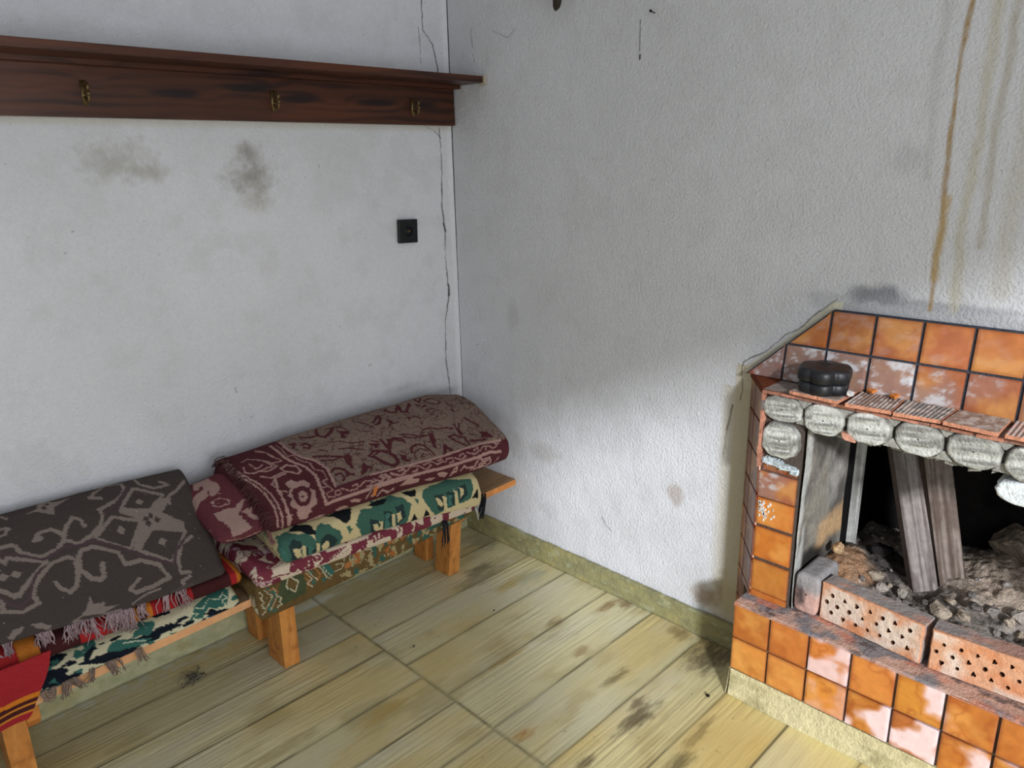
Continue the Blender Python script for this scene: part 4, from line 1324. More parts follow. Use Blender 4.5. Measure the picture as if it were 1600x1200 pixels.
def textile(name, keys, nper=300, du=.0032, colf=None, parent=None, endr=.02, skL=0.0, skR=0.0, wr=.004, wsc=(9, 14), sd=0, fold=None):
    """closed cross-sections (y,z) keyed along x -> swept, rounded at both ends. v = arc length"""
    xs = np.array([k[0] for k in keys]); order = np.argsort(xs); xs = xs[order]
    prof = []
    for i in order:
        Pp = np.array(keys[i][1], float)
        Pp = np.vstack([Pp, Pp[:1]])
        prof.append(Pp)
    ctl = np.array(prof)                                   # (K, m+1, 2)
    # common parameter: mean chord length between controls
    ch = np.linalg.norm(np.diff(ctl, axis=1), axis=2).mean(0)
    s = np.r_[0, np.cumsum(ch)]; tot = s[-1]
    q = np.linspace(0, tot, nper)
    U = np.arange(xs[0], xs[-1] + du, du)
    P_ = []
    for Pp in ctl:
        # smooth closed Catmull-Rom evaluated at q
        m = len(Pp) - 1
        idx = np.clip(np.searchsorted(s, q, side='right') - 1, 0, m - 1)
        t = (q - s[idx]) / (s[idx + 1] - s[idx])
        a = Pp[(idx - 1) % m]; b = Pp[idx]; c = Pp[(idx + 1) % m]; d = Pp[(idx + 2) % m]
        tt = t[:, None]
        ta = .5 * (c - a) * .75; tb = .5 * (d - b) * .75
        h = (2 * tt ** 3 - 3 * tt ** 2 + 1) * b + (tt ** 3 - 2 * tt ** 2 + tt) * ta + (-2 * tt ** 3 + 3 * tt ** 2) * c + (tt ** 3 - tt ** 2) * tb
        P_.append(h)
    P_ = np.array(P_)
    G = np.zeros((len(U), nper, 3))
    for j in range(2):
        for k in range(nper):
            G[:, k, j + 1] = np.interp(U, xs, P_[:, k, j])
    G[..., 0] = U[:, None]
    u = U[:, None] * np.ones((1, nper)); v = q[None, :] * np.ones((len(U), 1))
    # outward normals in the section
    dT = np.roll(G, -1, 1) - np.roll(G, 1, 1)
    nrm = np.stack([-dT[..., 2] * 0, -dT[..., 2], dT[..., 1]], -1)
    nrm /= np.linalg.norm(nrm, axis=2)[..., None] + 1e-9
    cen = G.mean(1, keepdims=True)
    if ((nrm * (G - cen)).sum(2)).mean() < 0: nrm = -nrm
    w = wr * 2 * (fbm(u * wsc[0], v * wsc[1], sd + 3, 3) - .5)
    if fold is not None:
        w = w + fold(u, v)
    w[:, -1] = w[:, 0]
    G += w[..., None] * nrm
    # round the ends
    dl = (U - U[0]); dr = (U[-1] - U)
    for d in (dl, dr):
        f = np.clip(d / endr, 0, 1); k = np.sqrt(np.clip(1 - (1 - f) ** 2, 0, 1))
        k = np.maximum(k, .02)
        # shrink the slab thickness more than its width
        c2 = G.mean(1, keepdims=True)
        G[..., 1] = c2[..., 1] + (G[..., 1] - c2[..., 1]) * (1 - (1 - k[:, None]) * .12)
        lo_i = np.arange(nper)
        # vertical centre per y: blend towards the local mid-height
        yk = G[..., 1]
        zmid = np.empty_like(yk)
        for i in np.where(f < 1)[0]:
            o = np.argsort(yk[i]); ys = yk[i][o]; zs = G[i, :, 2][o]
            ker = np.ones(31) / 31
            zm = np.convolve(np.pad(zs, 15, mode='edge'), ker, 'valid')
            zmid[i] = np.interp(yk[i], ys, zm)
            G[i, :, 2] = zmid[i] + (G[i, :, 2] - zmid[i]) * k[i]
    yr = np.clip((G[..., 1] + .02) / -.33, 0, 1)
    L_ = U[-1] - U[0]
    G[..., 0] += skL * yr * np.clip(1 - dl[:, None] / (.35 * L_), 0, 1) + skR * yr * np.clip(1 - dr[:, None] / (.35 * L_), 0, 1)
    C = colf(u, v) if colf is not None else lin((128, 128, 128)) * np.ones(u.shape + (3,))
    mb = MB(); mb.grid(G, C.reshape(-1, 3))
    TEX[parent.name + '_' + name] = (G, u, v)
    o = mb.build(name, M_cloth, parent, smooth=True)
    return o


def tassels(parent, pts, ln, r, col, sd, n=7, spread=.010):
    rr = np.random.default_rng(sd)
    for p in pts:
        mb = MB()
        l = ln * rr.uniform(.75, 1.2); lean = rr.normal(0, .006)
        for i in range(n):
            a = np.array(p) + np.array([rr.normal(0, spread * .35), rr.normal(0, .0015), 0])
            b = a + np.array([rr.normal(0, spread * .3) + lean * .4, -.004 + rr.normal(0, .001), -l * .35])
            c = b + np.array([rr.normal(0, spread * .5) + lean, rr.normal(0, .0015), -l * rr.uniform(.45, .7)])
            k = lin(col) * rr.uniform(.7, 1.3)
            mb.tube(spline([a, (a + b) / 2 + rr.normal(0, .001, 3), b, c], 9), np.linspace(r, r * .6, 9), np.clip(k, 0, 1), 5)
        mb.build('tassel', M_yarn, parent, smooth=True)


# PATTERNS
def plain(k):
    return lambda u, v: lin(k) * np.ones(u.shape + (3,))


MOTIFS = {
    'grey': [
        ('s','L',7,[-1663,320,-1652,320,-1642,318,-1637,322,-1631,326,-1629,337,-1626,345,-1608,356,-1587,366,-1569,360,-1553,356,-1540,347,-1530,339,-1527,330,-1527,322,-1538,311,-1548,301,-1561,303,-1574,303,-1582,313,-1590,322,-1582,322,-1574,320]),
        ('s','L',7,[-1525,328,-1517,315,-1509,301,-1499,290,-1491,279,-1483,286,-1475,294,-1475,305,-1473,315]),
        ('s','L',6,[-1522,341,-1512,347,-1501,354,-1483,347,-1468,343,-1452,334,-1434,324,-1426,309,-1418,292,-1421,284,-1423,277,-1395,269,-1366,260,-1351,250,-1338,237,-1338,226,-1338,212,-1361,205,-1382,195,-1397,212,-1413,222,-1421,231,-1431,237,-1418,241,-1405,246]),
        ('p','L',0,[-1280,290,-1257,292,-1231,292,-1249,315,-1270,334,-1247,351,-1223,370,-1226,383,-1228,400,-1273,379,-1314,364,-1340,392,-1366,421,-1374,415,-1384,411,-1358,370,-1335,339,-1353,324,-1374,309,-1377,301,-1377,292,-1338,307,-1299,320]),
        ('p','D',0,[-1319,246,-1288,262,-1257,279,-1280,298,-1304,315,-1335,303,-1364,286]),
        ('s','L',6,[-1317,241,-1283,260,-1249,279,-1275,301,-1301,320,-1338,307,-1371,290,-1345,265,-1317,241]),
        ('c','L',12,[-1317,284]),
        ('s','L',6,[-1400,311,-1369,326,-1335,339,-1361,368,-1387,404,-1426,375,-1462,351,-1431,332,-1400,311]),
        ('c','L',12,[-1392,349]),
        ('s','L',6,[-1314,364,-1273,379,-1228,400,-1262,436,-1296,466,-1332,440,-1369,415,-1340,387,-1314,364]),
        ('c','L',13,[-1301,411]),
        ('c','D',9,[-1304,334]),
        ('c','D',9,[-1319,339]),
        ('c','D',9,[-1291,347]),
        ('c','D',9,[-1317,351]),
        ('s','L',7,[-1512,385,-1507,379,-1501,370,-1488,370,-1473,368,-1447,383,-1421,404,-1418,421,-1416,436,-1395,438,-1374,438,-1351,451,-1330,462,-1325,485,-1317,508,-1343,510,-1366,514,-1392,514,-1418,514,-1421,508,-1426,502,-1410,491,-1395,481]),
        ('s','L',8,[-1512,385,-1517,406,-1520,423,-1512,434,-1504,447,-1496,451,-1488,455,-1483,453,-1475,449,-1473,436,-1468,421]),
        ('s','L',7,[-1520,396,-1527,387,-1535,379,-1553,383,-1572,387,-1585,400,-1598,411,-1611,423,-1624,436,-1629,445,-1634,455,-1631,466,-1629,476,-1652,485,-1673,495,-1686,508,-1699,521,-1709,531,-1720,546]),
        ('s','L',7,[-1525,404,-1525,417,-1527,430,-1533,442,-1540,455,-1548,462,-1559,468,-1564,462,-1572,455,-1577,449,-1579,440]),
        ('s','L',7,[-1681,377,-1670,364,-1657,349,-1621,364,-1582,379,-1598,394,-1611,406,-1629,423,-1647,436,-1652,442,-1660,449,-1678,440,-1694,434]),
        ('c','L',13,[-1652,398]),
        ('s','L',8,[-1699,449,-1686,455,-1670,464,-1676,472,-1681,483,-1691,493,-1702,502,-1709,512,-1720,523]),
        ('p','L',0,[-1587,237,-1572,233,-1556,229,-1546,197,-1538,193,-1525,193,-1514,218,-1496,218,-1475,218,-1496,229,-1517,237,-1522,250,-1525,260,-1543,250,-1559,237]),
        ('c','D',8,[-1530,220]),
        ('c','D',8,[-1540,231]),
        ('s','L',5,[-1301,203,-1299,224,-1293,235,-1278,244,-1265,254,-1244,254,-1223,254,-1231,246,-1241,239]),
        ('s','L',6,[-1176,254,-1195,267,-1210,277,-1223,282,-1236,288,-1239,303,-1241,315]),
        ('s','L',6,[-1218,419,-1236,426,-1254,430,-1265,447,-1278,466,-1280,485,-1283,506,-1270,508,-1257,510]),
        ('s','L',7,[-1262,521,-1273,525,-1286,527,-1288,544,-1291,552]),
        ('p','L',0,[-1522,495,-1522,506,-1520,514,-1507,514,-1494,514,-1496,519,-1501,525,-1486,529,-1470,531,-1491,542,-1509,548,-1530,544,-1551,538,-1561,544,-1574,548,-1556,534,-1540,521]),
        ('p','L',0,[-1660,523,-1650,523,-1639,523,-1629,531,-1618,544,-1624,546,-1629,550,-1637,546,-1647,538]),
        ('s','L',5,[-1647,262,-1639,262,-1629,265,-1637,271,-1642,279,-1650,282,-1655,284]),
        ('s','L',4,[-1637,220,-1631,229,-1626,235]),
        ('s','L',4,[-1434,544,-1418,536,-1400,529,-1377,527,-1353,527]),
        ('s','L',4,[-1574,548,-1556,550,-1538,565,-1504,550,-1468,550]),
        ('s','P',5,[-1668,332,-1650,341,-1634,347,-1611,360,-1587,373,-1561,364,-1535,354,-1517,356,-1499,358,-1481,356,-1460,354]),
        ('s','P',5,[-1462,358,-1434,373,-1408,392,-1392,409,-1377,423,-1335,445,-1296,470]),
        ('s','P',5,[-1592,392,-1611,411,-1626,428,-1634,445,-1642,459,-1663,474,-1681,491,-1696,510,-1712,527]),
        ('s','P',5,[-1416,294,-1397,284,-1379,275,-1353,254,-1327,231]),
        ('s','P',5,[-1291,470,-1283,455,-1275,442,-1257,432,-1241,421]),
        ('p','Q',0,[-1332,552,-1317,548,-1299,546,-1280,546,-1262,546,-1257,557,-1254,557,-1260,557,-1262,557,-1286,557,-1309,557]),
    ],
    'maroon': [
        ('F','T',0,[-875,198,-877,254,-859,305,-828,329,-812,373,-820,421,-825,443,-695,445,-560,459,-404,463,-246,459,-129,476,-50,476,-50,0,-880,0,-880,178]),
        ('s','L',5,[-875,198,-877,228,-877,254,-870,283,-859,305,-844,316,-828,329,-820,349,-812,373,-818,402,-820,421,-823,432,-825,443]),
        ('s','L',5,[-695,445,-630,452,-560,459,-485,463,-404,463,-324,459,-246,459,-191,467,-134,476]),
        ('s','L',6,[-906,195,-909,239,-906,283,-898,303,-888,318,-877,329,-870,340,-864,362,-859,386,-867,417,-872,443,-875,470,-875,492]),
        ('s','L',7,[-875,492,-846,489,-818,489,-794,489,-773,489,-753,489,-732,489,-649,492,-563,494]),
        ('s','L',7,[-711,483,-677,485,-643,487,-591,489,-539,494,-485,496,-428,498,-368,498,-305,496,-253,494,-196,496,-168,507,-142,513]),
        ('s','l',3,[-893,202,-893,213,-893,224,-893,233,-893,244,-896,261,-896,281,-888,281,-880,281,-877,296,-875,307,-862,320,-849,331,-851,344,-851,355,-841,364,-831,375,-833,395,-833,410,-844,412,-854,415,-851,421,-846,430]),
        ('s','l',3,[-862,432,-854,434,-844,434,-841,443,-838,454,-849,456,-862,459,-862,465,-862,472,-851,474,-841,478,-836,470,-833,463,-825,461,-818,461,-818,470,-818,476,-823,476,-831,476]),
        ('s','l',3,[-810,459,-799,467,-786,476,-773,476,-758,476,-755,470,-753,463,-763,463,-773,463]),
        ('s','l',3,[-750,472,-737,467,-724,461,-714,465,-701,467,-706,474,-711,480,-719,480,-727,478]),
        ('s','l',3,[-695,463,-685,472,-672,478,-664,474,-654,470,-662,465,-667,459,-656,461,-646,463,-641,470,-633,474,-641,478,-646,480]),
        ('s','l',3,[-630,467,-617,474,-604,478,-591,480,-578,480,-576,474,-576,467,-586,467,-594,467]),
        ('s','l',3,[-708,474,-695,472,-685,470,-675,476,-667,480,-662,476,-654,470,-664,467,-672,465]),
        ('s','l',3,[-649,467,-641,472,-633,476,-638,478,-643,483,-646,476,-649,472]),
        ('s','l',3,[-628,463,-612,472,-597,480,-584,478,-573,476,-573,470,-573,465,-586,465,-597,467]),
        ('s','l',3,[-571,476,-560,472,-550,465,-537,467,-521,470,-524,476,-526,483,-537,483,-547,483]),
        ('s','l',3,[-519,470,-506,478,-493,487,-480,485,-467,480,-472,476,-477,470,-485,472,-495,474]),
        ('s','l',3,[-472,467,-454,474,-438,483,-425,480,-412,478,-415,474,-415,470,-425,472,-433,474]),
        ('s','l',3,[-407,483,-399,478,-394,474,-381,476,-368,476,-368,483,-368,487,-378,487,-389,489]),
        ('s','l',3,[-360,478,-347,483,-334,487,-321,485,-308,483,-313,478,-318,472,-329,474,-337,476]),
        ('s','l',3,[-300,474,-285,478,-266,483,-256,480,-246,478,-246,474,-246,467,-259,470,-269,472]),
        ('s','l',3,[-240,480,-233,476,-222,472,-214,474,-207,476,-212,480,-214,485]),
        ('s','l',3,[-201,474,-191,480,-181,489,-168,487,-157,487,-162,480,-165,476,-155,480,-147,483]),
        ('s','L',4,[-1057,167,-1062,206,-1065,233,-1062,266,-1062,294,-1052,322,-1041,342,-1033,364,-1028,395,-1028,415,-1028,434,-1031,459,-1031,476,-1036,496,-1036,524]),
        ('s','L',4,[-1052,195,-1057,224,-1059,252,-1057,281,-1052,303,-1039,325,-1028,342,-1020,366,-1015,395,-1015,417,-1015,437,-1018,461,-1018,483,-1020,505,-1020,533]),
        ('p','L',0,[-958,375,-945,371,-935,366,-929,377,-924,388,-911,386,-901,386,-896,397,-890,406,-896,412,-901,421,-893,428,-888,434,-896,448,-901,461,-901,470,-903,478,-914,483,-927,487,-927,494,-924,502,-932,502,-937,505,-940,516,-942,524,-955,522,-966,520,-971,498,-971,483,-968,483,-966,480,-974,472,-981,465,-981,456,-979,443,-974,441,-968,439,-971,430,-974,421,-963,412,-955,402]),
        ('p','D',0,[-945,406,-937,406,-927,404,-919,406,-911,408,-906,415,-901,419,-903,428,-906,437,-911,448,-916,459,-922,465,-927,472,-937,474,-945,474,-953,472,-958,470,-961,463,-963,452,-963,443,-963,437,-961,426,-958,417]),
        ('p','L',0,[-940,424,-932,421,-924,419,-922,426,-919,430,-919,439,-922,448,-927,454,-935,461,-940,461,-948,461,-948,452,-948,441]),
        ('c','D',6,[-935,439]),
        ('s','L',3,[-1023,235,-1013,233,-1002,230,-992,241,-979,250,-971,266,-963,283,-961,294,-958,303,-971,303,-984,305,-1005,307,-1023,307,-1033,303,-1041,296,-1039,283,-1033,266]),
        ('s','L',3,[-1013,257,-1010,279,-1007,296,-994,292,-981,285]),
        ('s','L',4,[-940,318,-929,316,-919,314,-906,320,-893,327,-890,336,-890,347,-896,349,-903,353,-919,342,-932,334,-937,327,-940,318]),
        ('s','L',3,[-958,189,-950,206,-942,222,-937,239,-935,257,-929,276,-922,292,-937,292,-953,290]),
        ('s','L',3,[-1010,325,-997,331,-984,340,-966,336,-945,334,-940,336,-937,340,-955,342,-974,344,-984,353,-994,362,-989,380,-987,397,-976,402,-968,408]),
        ('s','L',5,[-974,344,-981,366,-989,395,-989,412,-992,430,-997,454,-997,476,-1000,498,-1000,533]),
        ('p','L',0,[-1005,487,-994,487,-987,485,-989,492,-989,500,-994,518,-997,535]),
        ('s','L',3,[-981,254,-971,263,-961,276,-953,294,-945,307,-961,312,-979,316,-992,312,-1007,307]),
        ('s','L',3,[-961,204,-950,215,-940,226,-940,246,-937,263]),
        ('p','L',0,[-958,544,-945,540,-935,533,-916,531,-901,527,-890,529,-883,531,-885,535,-888,542,-914,544,-940,544]),
        ('p','L',0,[-846,529,-838,527,-828,524,-815,524,-802,527,-799,531,-797,535,-815,540,-833,542]),
        ('p','L',0,[-794,509,-784,509,-773,509,-763,516,-753,520,-755,524,-760,529,-773,524,-784,520]),
        ('s','L',4,[-734,522,-727,513,-716,500,-708,502,-698,502,-703,516,-708,524]),
        ('s','L',4,[-690,527,-685,520,-677,513,-667,516,-654,520,-651,524,-649,529,-638,524,-628,518]),
        ('s','L',4,[-714,520,-706,511,-695,505]),
        ('s','L',3,[-685,522,-680,516,-672,509,-664,518,-654,527,-641,524,-628,522]),
        ('p','L',0,[-602,518,-589,509,-573,500,-563,496,-550,492,-550,498,-550,507,-534,511,-521,516,-524,520,-526,527,-547,524,-565,524]),
        ('p','L',0,[-503,527,-493,524,-482,522,-467,524,-451,527,-464,529,-472,533]),
        ('s','L',5,[-443,516,-433,516,-425,516,-415,520,-407,524,-412,527,-417,529,-428,524,-438,522]),
        ('s','L',4,[-386,533,-378,524,-373,516,-363,513,-357,509,-357,518,-360,524,-368,524,-376,527]),
        ('s','L',4,[-339,524,-331,520,-324,513,-316,520,-308,524,-295,524,-282,524,-287,529,-292,533]),
        ('s','L',4,[-277,531,-272,520,-264,511,-256,505,-248,498,-243,505,-238,513,-220,513,-199,516,-196,524,-191,533,-201,535,-212,538,-227,535,-243,533,-261,531,-277,533]),
        ('s','L',3,[-253,522,-233,520,-207,522]),
        ('s','L',3,[-253,527,-235,527,-217,527]),
        ('p','L',0,[-256,542,-235,548,-220,548,-207,548,-194,548,-191,548,-188,548,-199,548,-209,548,-222,548,-238,548]),
        ('s','L',3,[-173,540,-162,533,-152,529]),
        ('s','D',7,[-643,386,-628,377,-612,371,-602,382,-589,393,-584,404,-578,417,-581,426,-586,437,-597,437,-610,439,-617,428,-625,419,-638,404,-649,388]),
        ('s','D',5,[-334,397,-318,397,-305,397,-290,408,-274,417,-274,430,-272,443,-279,445,-290,448,-303,434,-313,424,-324,410,-334,397]),
        ('s','D',7,[-659,377,-646,369,-633,360,-615,369,-594,380,-584,395,-576,408,-576,421,-578,434,-591,439,-604,443,-615,432,-628,424,-636,408,-643,393,-651,386,-659,377]),
        ('p','D',0,[-402,459,-386,432,-370,410,-368,419,-365,426,-357,437,-352,450,-360,452,-368,454,-368,445,-370,439,-381,450,-391,461]),
        ('p','D',0,[-729,437,-719,424,-708,412,-701,404,-693,393,-690,402,-688,408,-682,415,-675,421,-677,428,-680,434,-682,426,-685,419,-698,426,-708,432]),
        ('s','D',6,[-511,417,-506,408,-500,399,-487,397,-474,395,-461,399,-451,406,-446,417,-438,430,-438,439,-435,450]),
        ('s','D',3,[-513,439,-508,428,-503,417,-487,415,-472,412,-461,419,-451,426,-451,437,-448,450]),
        ('s','D',3,[-493,441,-485,437,-474,430,-469,437,-461,441]),
        ('s','D',7,[-805,390,-797,386,-789,382,-779,388,-768,395,-763,404,-760,415,-766,417,-768,421]),
        ('s','D',5,[-802,408,-792,406,-784,406,-781,415,-779,424,-784,428,-792,432]),
        ('p','D',0,[-753,417,-747,419,-740,421,-745,426,-750,428,-755,426,-760,424]),
        ('p','D',0,[-740,344,-727,342,-711,338,-714,349,-714,360,-724,375,-732,393,-732,402,-729,410,-734,406,-742,402,-742,390,-745,375]),
        ('p','D',0,[-402,358,-394,360,-383,362,-389,382,-391,399,-399,406,-407,415,-409,424,-407,430,-415,424,-420,417,-417,404,-415,393]),
        ('s','D',4,[-511,334,-498,336,-485,338,-467,347,-451,355,-430,360,-409,364,-425,364,-443,366,-461,362,-482,355,-493,349,-500,342]),
        ('s','D',5,[-825,314,-802,320,-779,327,-760,336,-740,344]),
        ('s','D',4,[-812,336,-794,340,-779,347,-763,347,-747,344]),
        ('s','D',7,[-740,189,-750,208,-758,224,-750,233,-742,241,-727,235,-711,228,-701,219,-690,211]),
        ('s','D',6,[-810,204,-797,213,-784,222,-773,222,-763,222]),
        ('p','D',0,[-685,233,-672,239,-656,246,-659,254,-659,263,-669,261,-680,257,-682,268,-688,283,-693,274,-698,268]),
        ('s','D',6,[-831,244,-820,244,-812,244,-810,252,-805,257,-810,263,-815,272,-823,266,-831,261]),
        ('s','D',6,[-859,226,-851,226,-841,226,-849,235,-859,246]),
        ('s','D',5,[-573,373,-568,360,-565,347,-552,347,-539,344,-526,353,-511,362]),
        ('s','D',6,[-584,329,-581,342,-578,355,-581,373,-581,390]),
        ('s','D',5,[-630,334,-615,338,-602,344,-610,347,-617,351]),
        ('s','D',6,[-563,340,-550,340,-537,340,-526,344,-513,349,-513,358,-511,369]),
        ('p','D',0,[-565,340,-558,344,-550,349,-560,362,-571,380,-578,377,-584,375]),
        ('s','D',4,[-586,334,-584,347,-584,364]),
        ('s','D',4,[-617,325,-607,329,-597,334]),
        ('s','D',4,[-628,340,-617,342,-607,344]),
        ('p','D',0,[-555,410,-547,415,-539,419,-542,426,-545,430,-537,437,-526,441,-537,443,-547,445,-558,437,-565,428]),
        ('s','D',5,[-430,285,-428,276,-428,268,-415,272,-399,274,-394,283,-386,292]),
        ('s','D',7,[-409,200,-422,217,-428,228,-422,235,-412,239,-399,230,-389,222,-376,213,-363,202]),
        ('s','D',6,[-469,198,-472,208,-469,219,-459,224,-448,228,-430,213,-409,193]),
        ('s','D',5,[-558,244,-542,235,-526,224,-524,233,-521,239,-532,248,-542,259,-550,257,-560,257]),
        ('s','D',5,[-508,259,-506,270,-503,281,-490,281,-477,281]),
        ('s','D',4,[-500,250,-503,259,-506,272,-511,279,-519,287]),
        ('s','D',5,[-277,349,-279,364,-282,382,-282,395,-282,404]),
        ('s','D',5,[-253,351,-264,362,-274,375,-274,388,-274,399]),
        ('s','D',5,[-214,338,-204,347,-194,358,-186,371,-178,386]),
        ('s','D',6,[-256,432,-243,439,-227,443,-212,448,-196,452,-201,443,-204,434]),
        ('p','D',0,[-196,412,-181,417,-168,421,-160,437,-155,456,-168,452,-181,448,-191,439,-201,432]),
        ('s','D',4,[-300,208,-282,206,-264,204,-256,217,-243,228,-259,237,-266,241,-282,235,-295,228,-298,219,-300,208]),
        ('s','D',5,[-321,171,-326,195,-326,211,-313,200,-300,189]),
        ('s','D',5,[-347,215,-342,224,-334,235,-324,233,-316,230]),
        ('s','D',4,[-326,252,-316,254,-305,257,-298,266,-290,274]),
        ('s','D',4,[-225,237,-225,250,-222,261,-227,281,-233,298,-238,292,-243,283]),
        ('s','D',4,[-415,338,-399,338,-383,338,-370,342,-360,349,-337,351,-313,353]),
        ('s','D',4,[-316,355,-303,360,-290,362,-298,364,-305,366]),
        ('s','D',3,[-750,268,-734,276,-716,283,-698,296,-682,309,-662,314,-641,316]),
        ('s','D',3,[-734,314,-716,318,-698,325,-680,336,-659,347]),
        ('s','D',3,[-633,248,-628,259,-623,272,-607,279,-591,285]),
        ('s','D',4,[-599,219,-591,230,-584,239,-581,254,-576,270]),
        ('s','D',4,[-555,241,-534,228,-513,217,-516,226,-519,235,-537,248,-555,261]),
        ('s','D',4,[-677,211,-672,217,-664,224,-662,233,-659,239]),
        ('s','D',3,[-792,294,-781,303,-771,309]),
        ('s','D',4,[-503,250,-500,259,-498,272,-506,279,-513,285]),
    ],
    'inner': [
        ('p','L',0,[-1172,313,-1155,316,-1138,316,-1127,321,-1116,326,-1108,321,-1096,316,-1088,313,-1074,311,-1085,321,-1094,333,-1105,345,-1116,355,-1113,367,-1110,382,-1108,399,-1102,409,-1124,414,-1144,418,-1155,416,-1164,416,-1161,404,-1158,387,-1161,374,-1164,365,-1166,357,-1172,350]),
        ('p','L',0,[-1105,352,-1096,350,-1085,348,-1080,350,-1068,348,-1077,360,-1085,367,-1080,374,-1071,382,-1071,389,-1068,399,-1080,394,-1088,389,-1094,377,-1096,367]),
        ('p','L',0,[-1164,147,-1155,152,-1144,157,-1130,157,-1116,157,-1119,184,-1116,198,-1124,215,-1130,228,-1138,210,-1147,193,-1155,191,-1166,191]),
        ('s','L',4,[-1172,215,-1164,213,-1152,210,-1144,220,-1138,230,-1133,245,-1127,259]),
        ('p','L',0,[-1172,215,-1158,215,-1147,215,-1152,230,-1155,242,-1169,250,-1180,250]),
        ('s','L',3,[-1161,289,-1158,281,-1158,274,-1147,274,-1136,276,-1127,284,-1119,291,-1119,298,-1122,306,-1133,303,-1147,303,-1155,296,-1161,289]),
        ('p','L',0,[-1158,142,-1152,142,-1147,140,-1133,135,-1122,135,-1122,135,-1122,135,-1130,135,-1138,137]),
        ('s','L',3,[-1180,426,-1158,431,-1133,436,-1108,433,-1082,431]),
    ],
    'green': [
        ('p','G',0,[-1043,422,-1031,425,-1013,422,-998,434,-983,448,-968,450,-956,456,-947,467,-938,484,-938,509,-938,534,-962,534,-986,529,-1025,518,-1046,543,-1052,506,-1052,453]),
        ('p','G',0,[-938,462,-929,453,-917,442,-911,442,-902,436,-899,445,-893,450,-887,450,-881,453,-878,462,-872,467,-863,473,-854,478,-851,492,-848,501,-851,509,-854,518,-857,526,-863,532,-866,537,-872,537,-884,537,-899,537,-911,537,-923,537,-932,520,-938,506]),
        ('p','G',0,[-791,473,-779,462,-764,448,-749,450,-731,453,-704,453,-680,453,-656,459,-632,462,-638,495,-638,529,-662,537,-689,537,-707,537,-725,537,-734,537,-743,537,-755,537,-767,537,-776,515,-785,498]),
        ('p','G',0,[-713,422,-707,428,-698,434,-665,431,-632,428,-617,442,-599,450,-587,462,-575,470,-581,484,-587,498,-593,512,-602,526,-629,529,-653,532,-671,537,-692,534,-713,540,-737,537]),
        ('p','G',0,[-524,464,-518,456,-509,445,-491,442,-473,436,-431,434,-386,425,-332,436,-278,445,-281,459,-281,473,-293,481,-299,495,-314,498,-329,498,-338,501,-350,501,-386,503,-422,506,-446,512,-470,520,-482,509,-494,501,-506,490,-515,478]),
        ('p','K',0,[-1028,464,-1019,459,-1007,453,-998,462,-986,467,-992,495,-989,526,-1007,518,-1022,512]),
        ('p','K',0,[-974,490,-956,495,-938,501,-941,515,-941,537,-953,537,-971,520]),
        ('p','K',0,[-923,484,-911,478,-902,473,-896,476,-890,476,-878,490,-863,503,-878,518,-890,537,-908,534,-923,537]),
        ('p','K',0,[-746,484,-728,487,-713,490,-707,509,-698,537,-716,534,-731,537]),
        ('p','K',0,[-695,498,-677,501,-659,501,-659,512,-659,526,-674,529,-689,526]),
        ('p','K',0,[-638,467,-620,467,-605,464,-605,481,-602,501,-620,509,-638,518]),
        ('p','K',0,[-686,470,-671,473,-656,476,-659,501,-659,520,-674,518,-686,518]),
        ('p','K',0,[-476,467,-452,467,-428,467,-431,484,-425,506,-443,506,-458,506]),
        ('p','K',0,[-416,464,-398,467,-380,470,-380,487,-380,503,-398,503,-413,503]),
        ('p','K',0,[-356,462,-335,459,-314,456,-314,467,-314,484,-335,492,-356,498]),
        ('p','K',0,[-743,481,-731,484,-719,490,-713,509,-701,537,-719,537,-740,526]),
        ('p','H',0,[-965,490,-956,495,-944,501,-950,506,-956,509,-950,518,-944,526,-956,520,-965,515]),
        ('p','H',0,[-686,498,-674,501,-665,503,-668,509,-674,512,-668,520,-662,526,-674,526,-686,523]),
        ('p','H',0,[-683,478,-671,478,-662,481,-668,490,-674,495,-668,506,-662,518,-674,515,-683,515]),
        ('p','H',0,[-410,473,-398,473,-386,476,-392,481,-401,487,-395,495,-389,501,-401,501,-413,501]),
        ('p','H',0,[-1049,453,-1043,467,-1040,478,-1034,495,-1028,509,-1040,512,-1049,529]),
        ('p','C',0,[-989,478,-983,481,-974,484,-974,506,-971,534,-977,534,-986,534]),
        ('p','C',0,[-938,490,-932,492,-926,495,-926,512,-926,534,-932,534,-938,534]),
        ('p','C',0,[-707,495,-701,495,-695,495,-692,512,-689,537,-695,537,-698,537]),
        ('p','C',0,[-1019,476,-1004,481,-992,487,-992,498,-989,509,-995,512,-1001,515,-1007,506,-1013,498]),
        ('p','C',0,[-920,503,-911,498,-905,492,-899,498,-893,501,-896,512,-902,520,-911,520,-917,523]),
        ('p','C',0,[-734,498,-725,498,-716,498,-710,509,-704,518,-710,518,-716,520]),
        ('p','C',0,[-707,495,-698,495,-692,495,-692,515,-689,537,-695,537,-701,537]),
        ('p','C',0,[-659,484,-653,484,-644,487,-644,506,-641,529,-647,532,-653,532]),
        ('p','C',0,[-731,501,-725,498,-716,498,-710,506,-704,512,-710,518,-713,523,-722,515,-728,509]),
        ('p','C',0,[-638,487,-629,484,-620,481,-620,492,-617,501,-626,506,-635,509]),
        ('p','C',0,[-470,473,-461,473,-452,476,-443,484,-434,495,-440,495,-443,498,-452,495,-461,492]),
        ('p','C',0,[-437,473,-428,473,-419,476,-419,492,-413,509,-422,512,-431,512]),
        ('p','C',0,[-377,464,-371,467,-362,467,-362,490,-359,506,-368,506,-377,506]),
        ('p','C',0,[-347,464,-338,464,-329,464,-332,473,-335,478,-344,484,-353,490]),
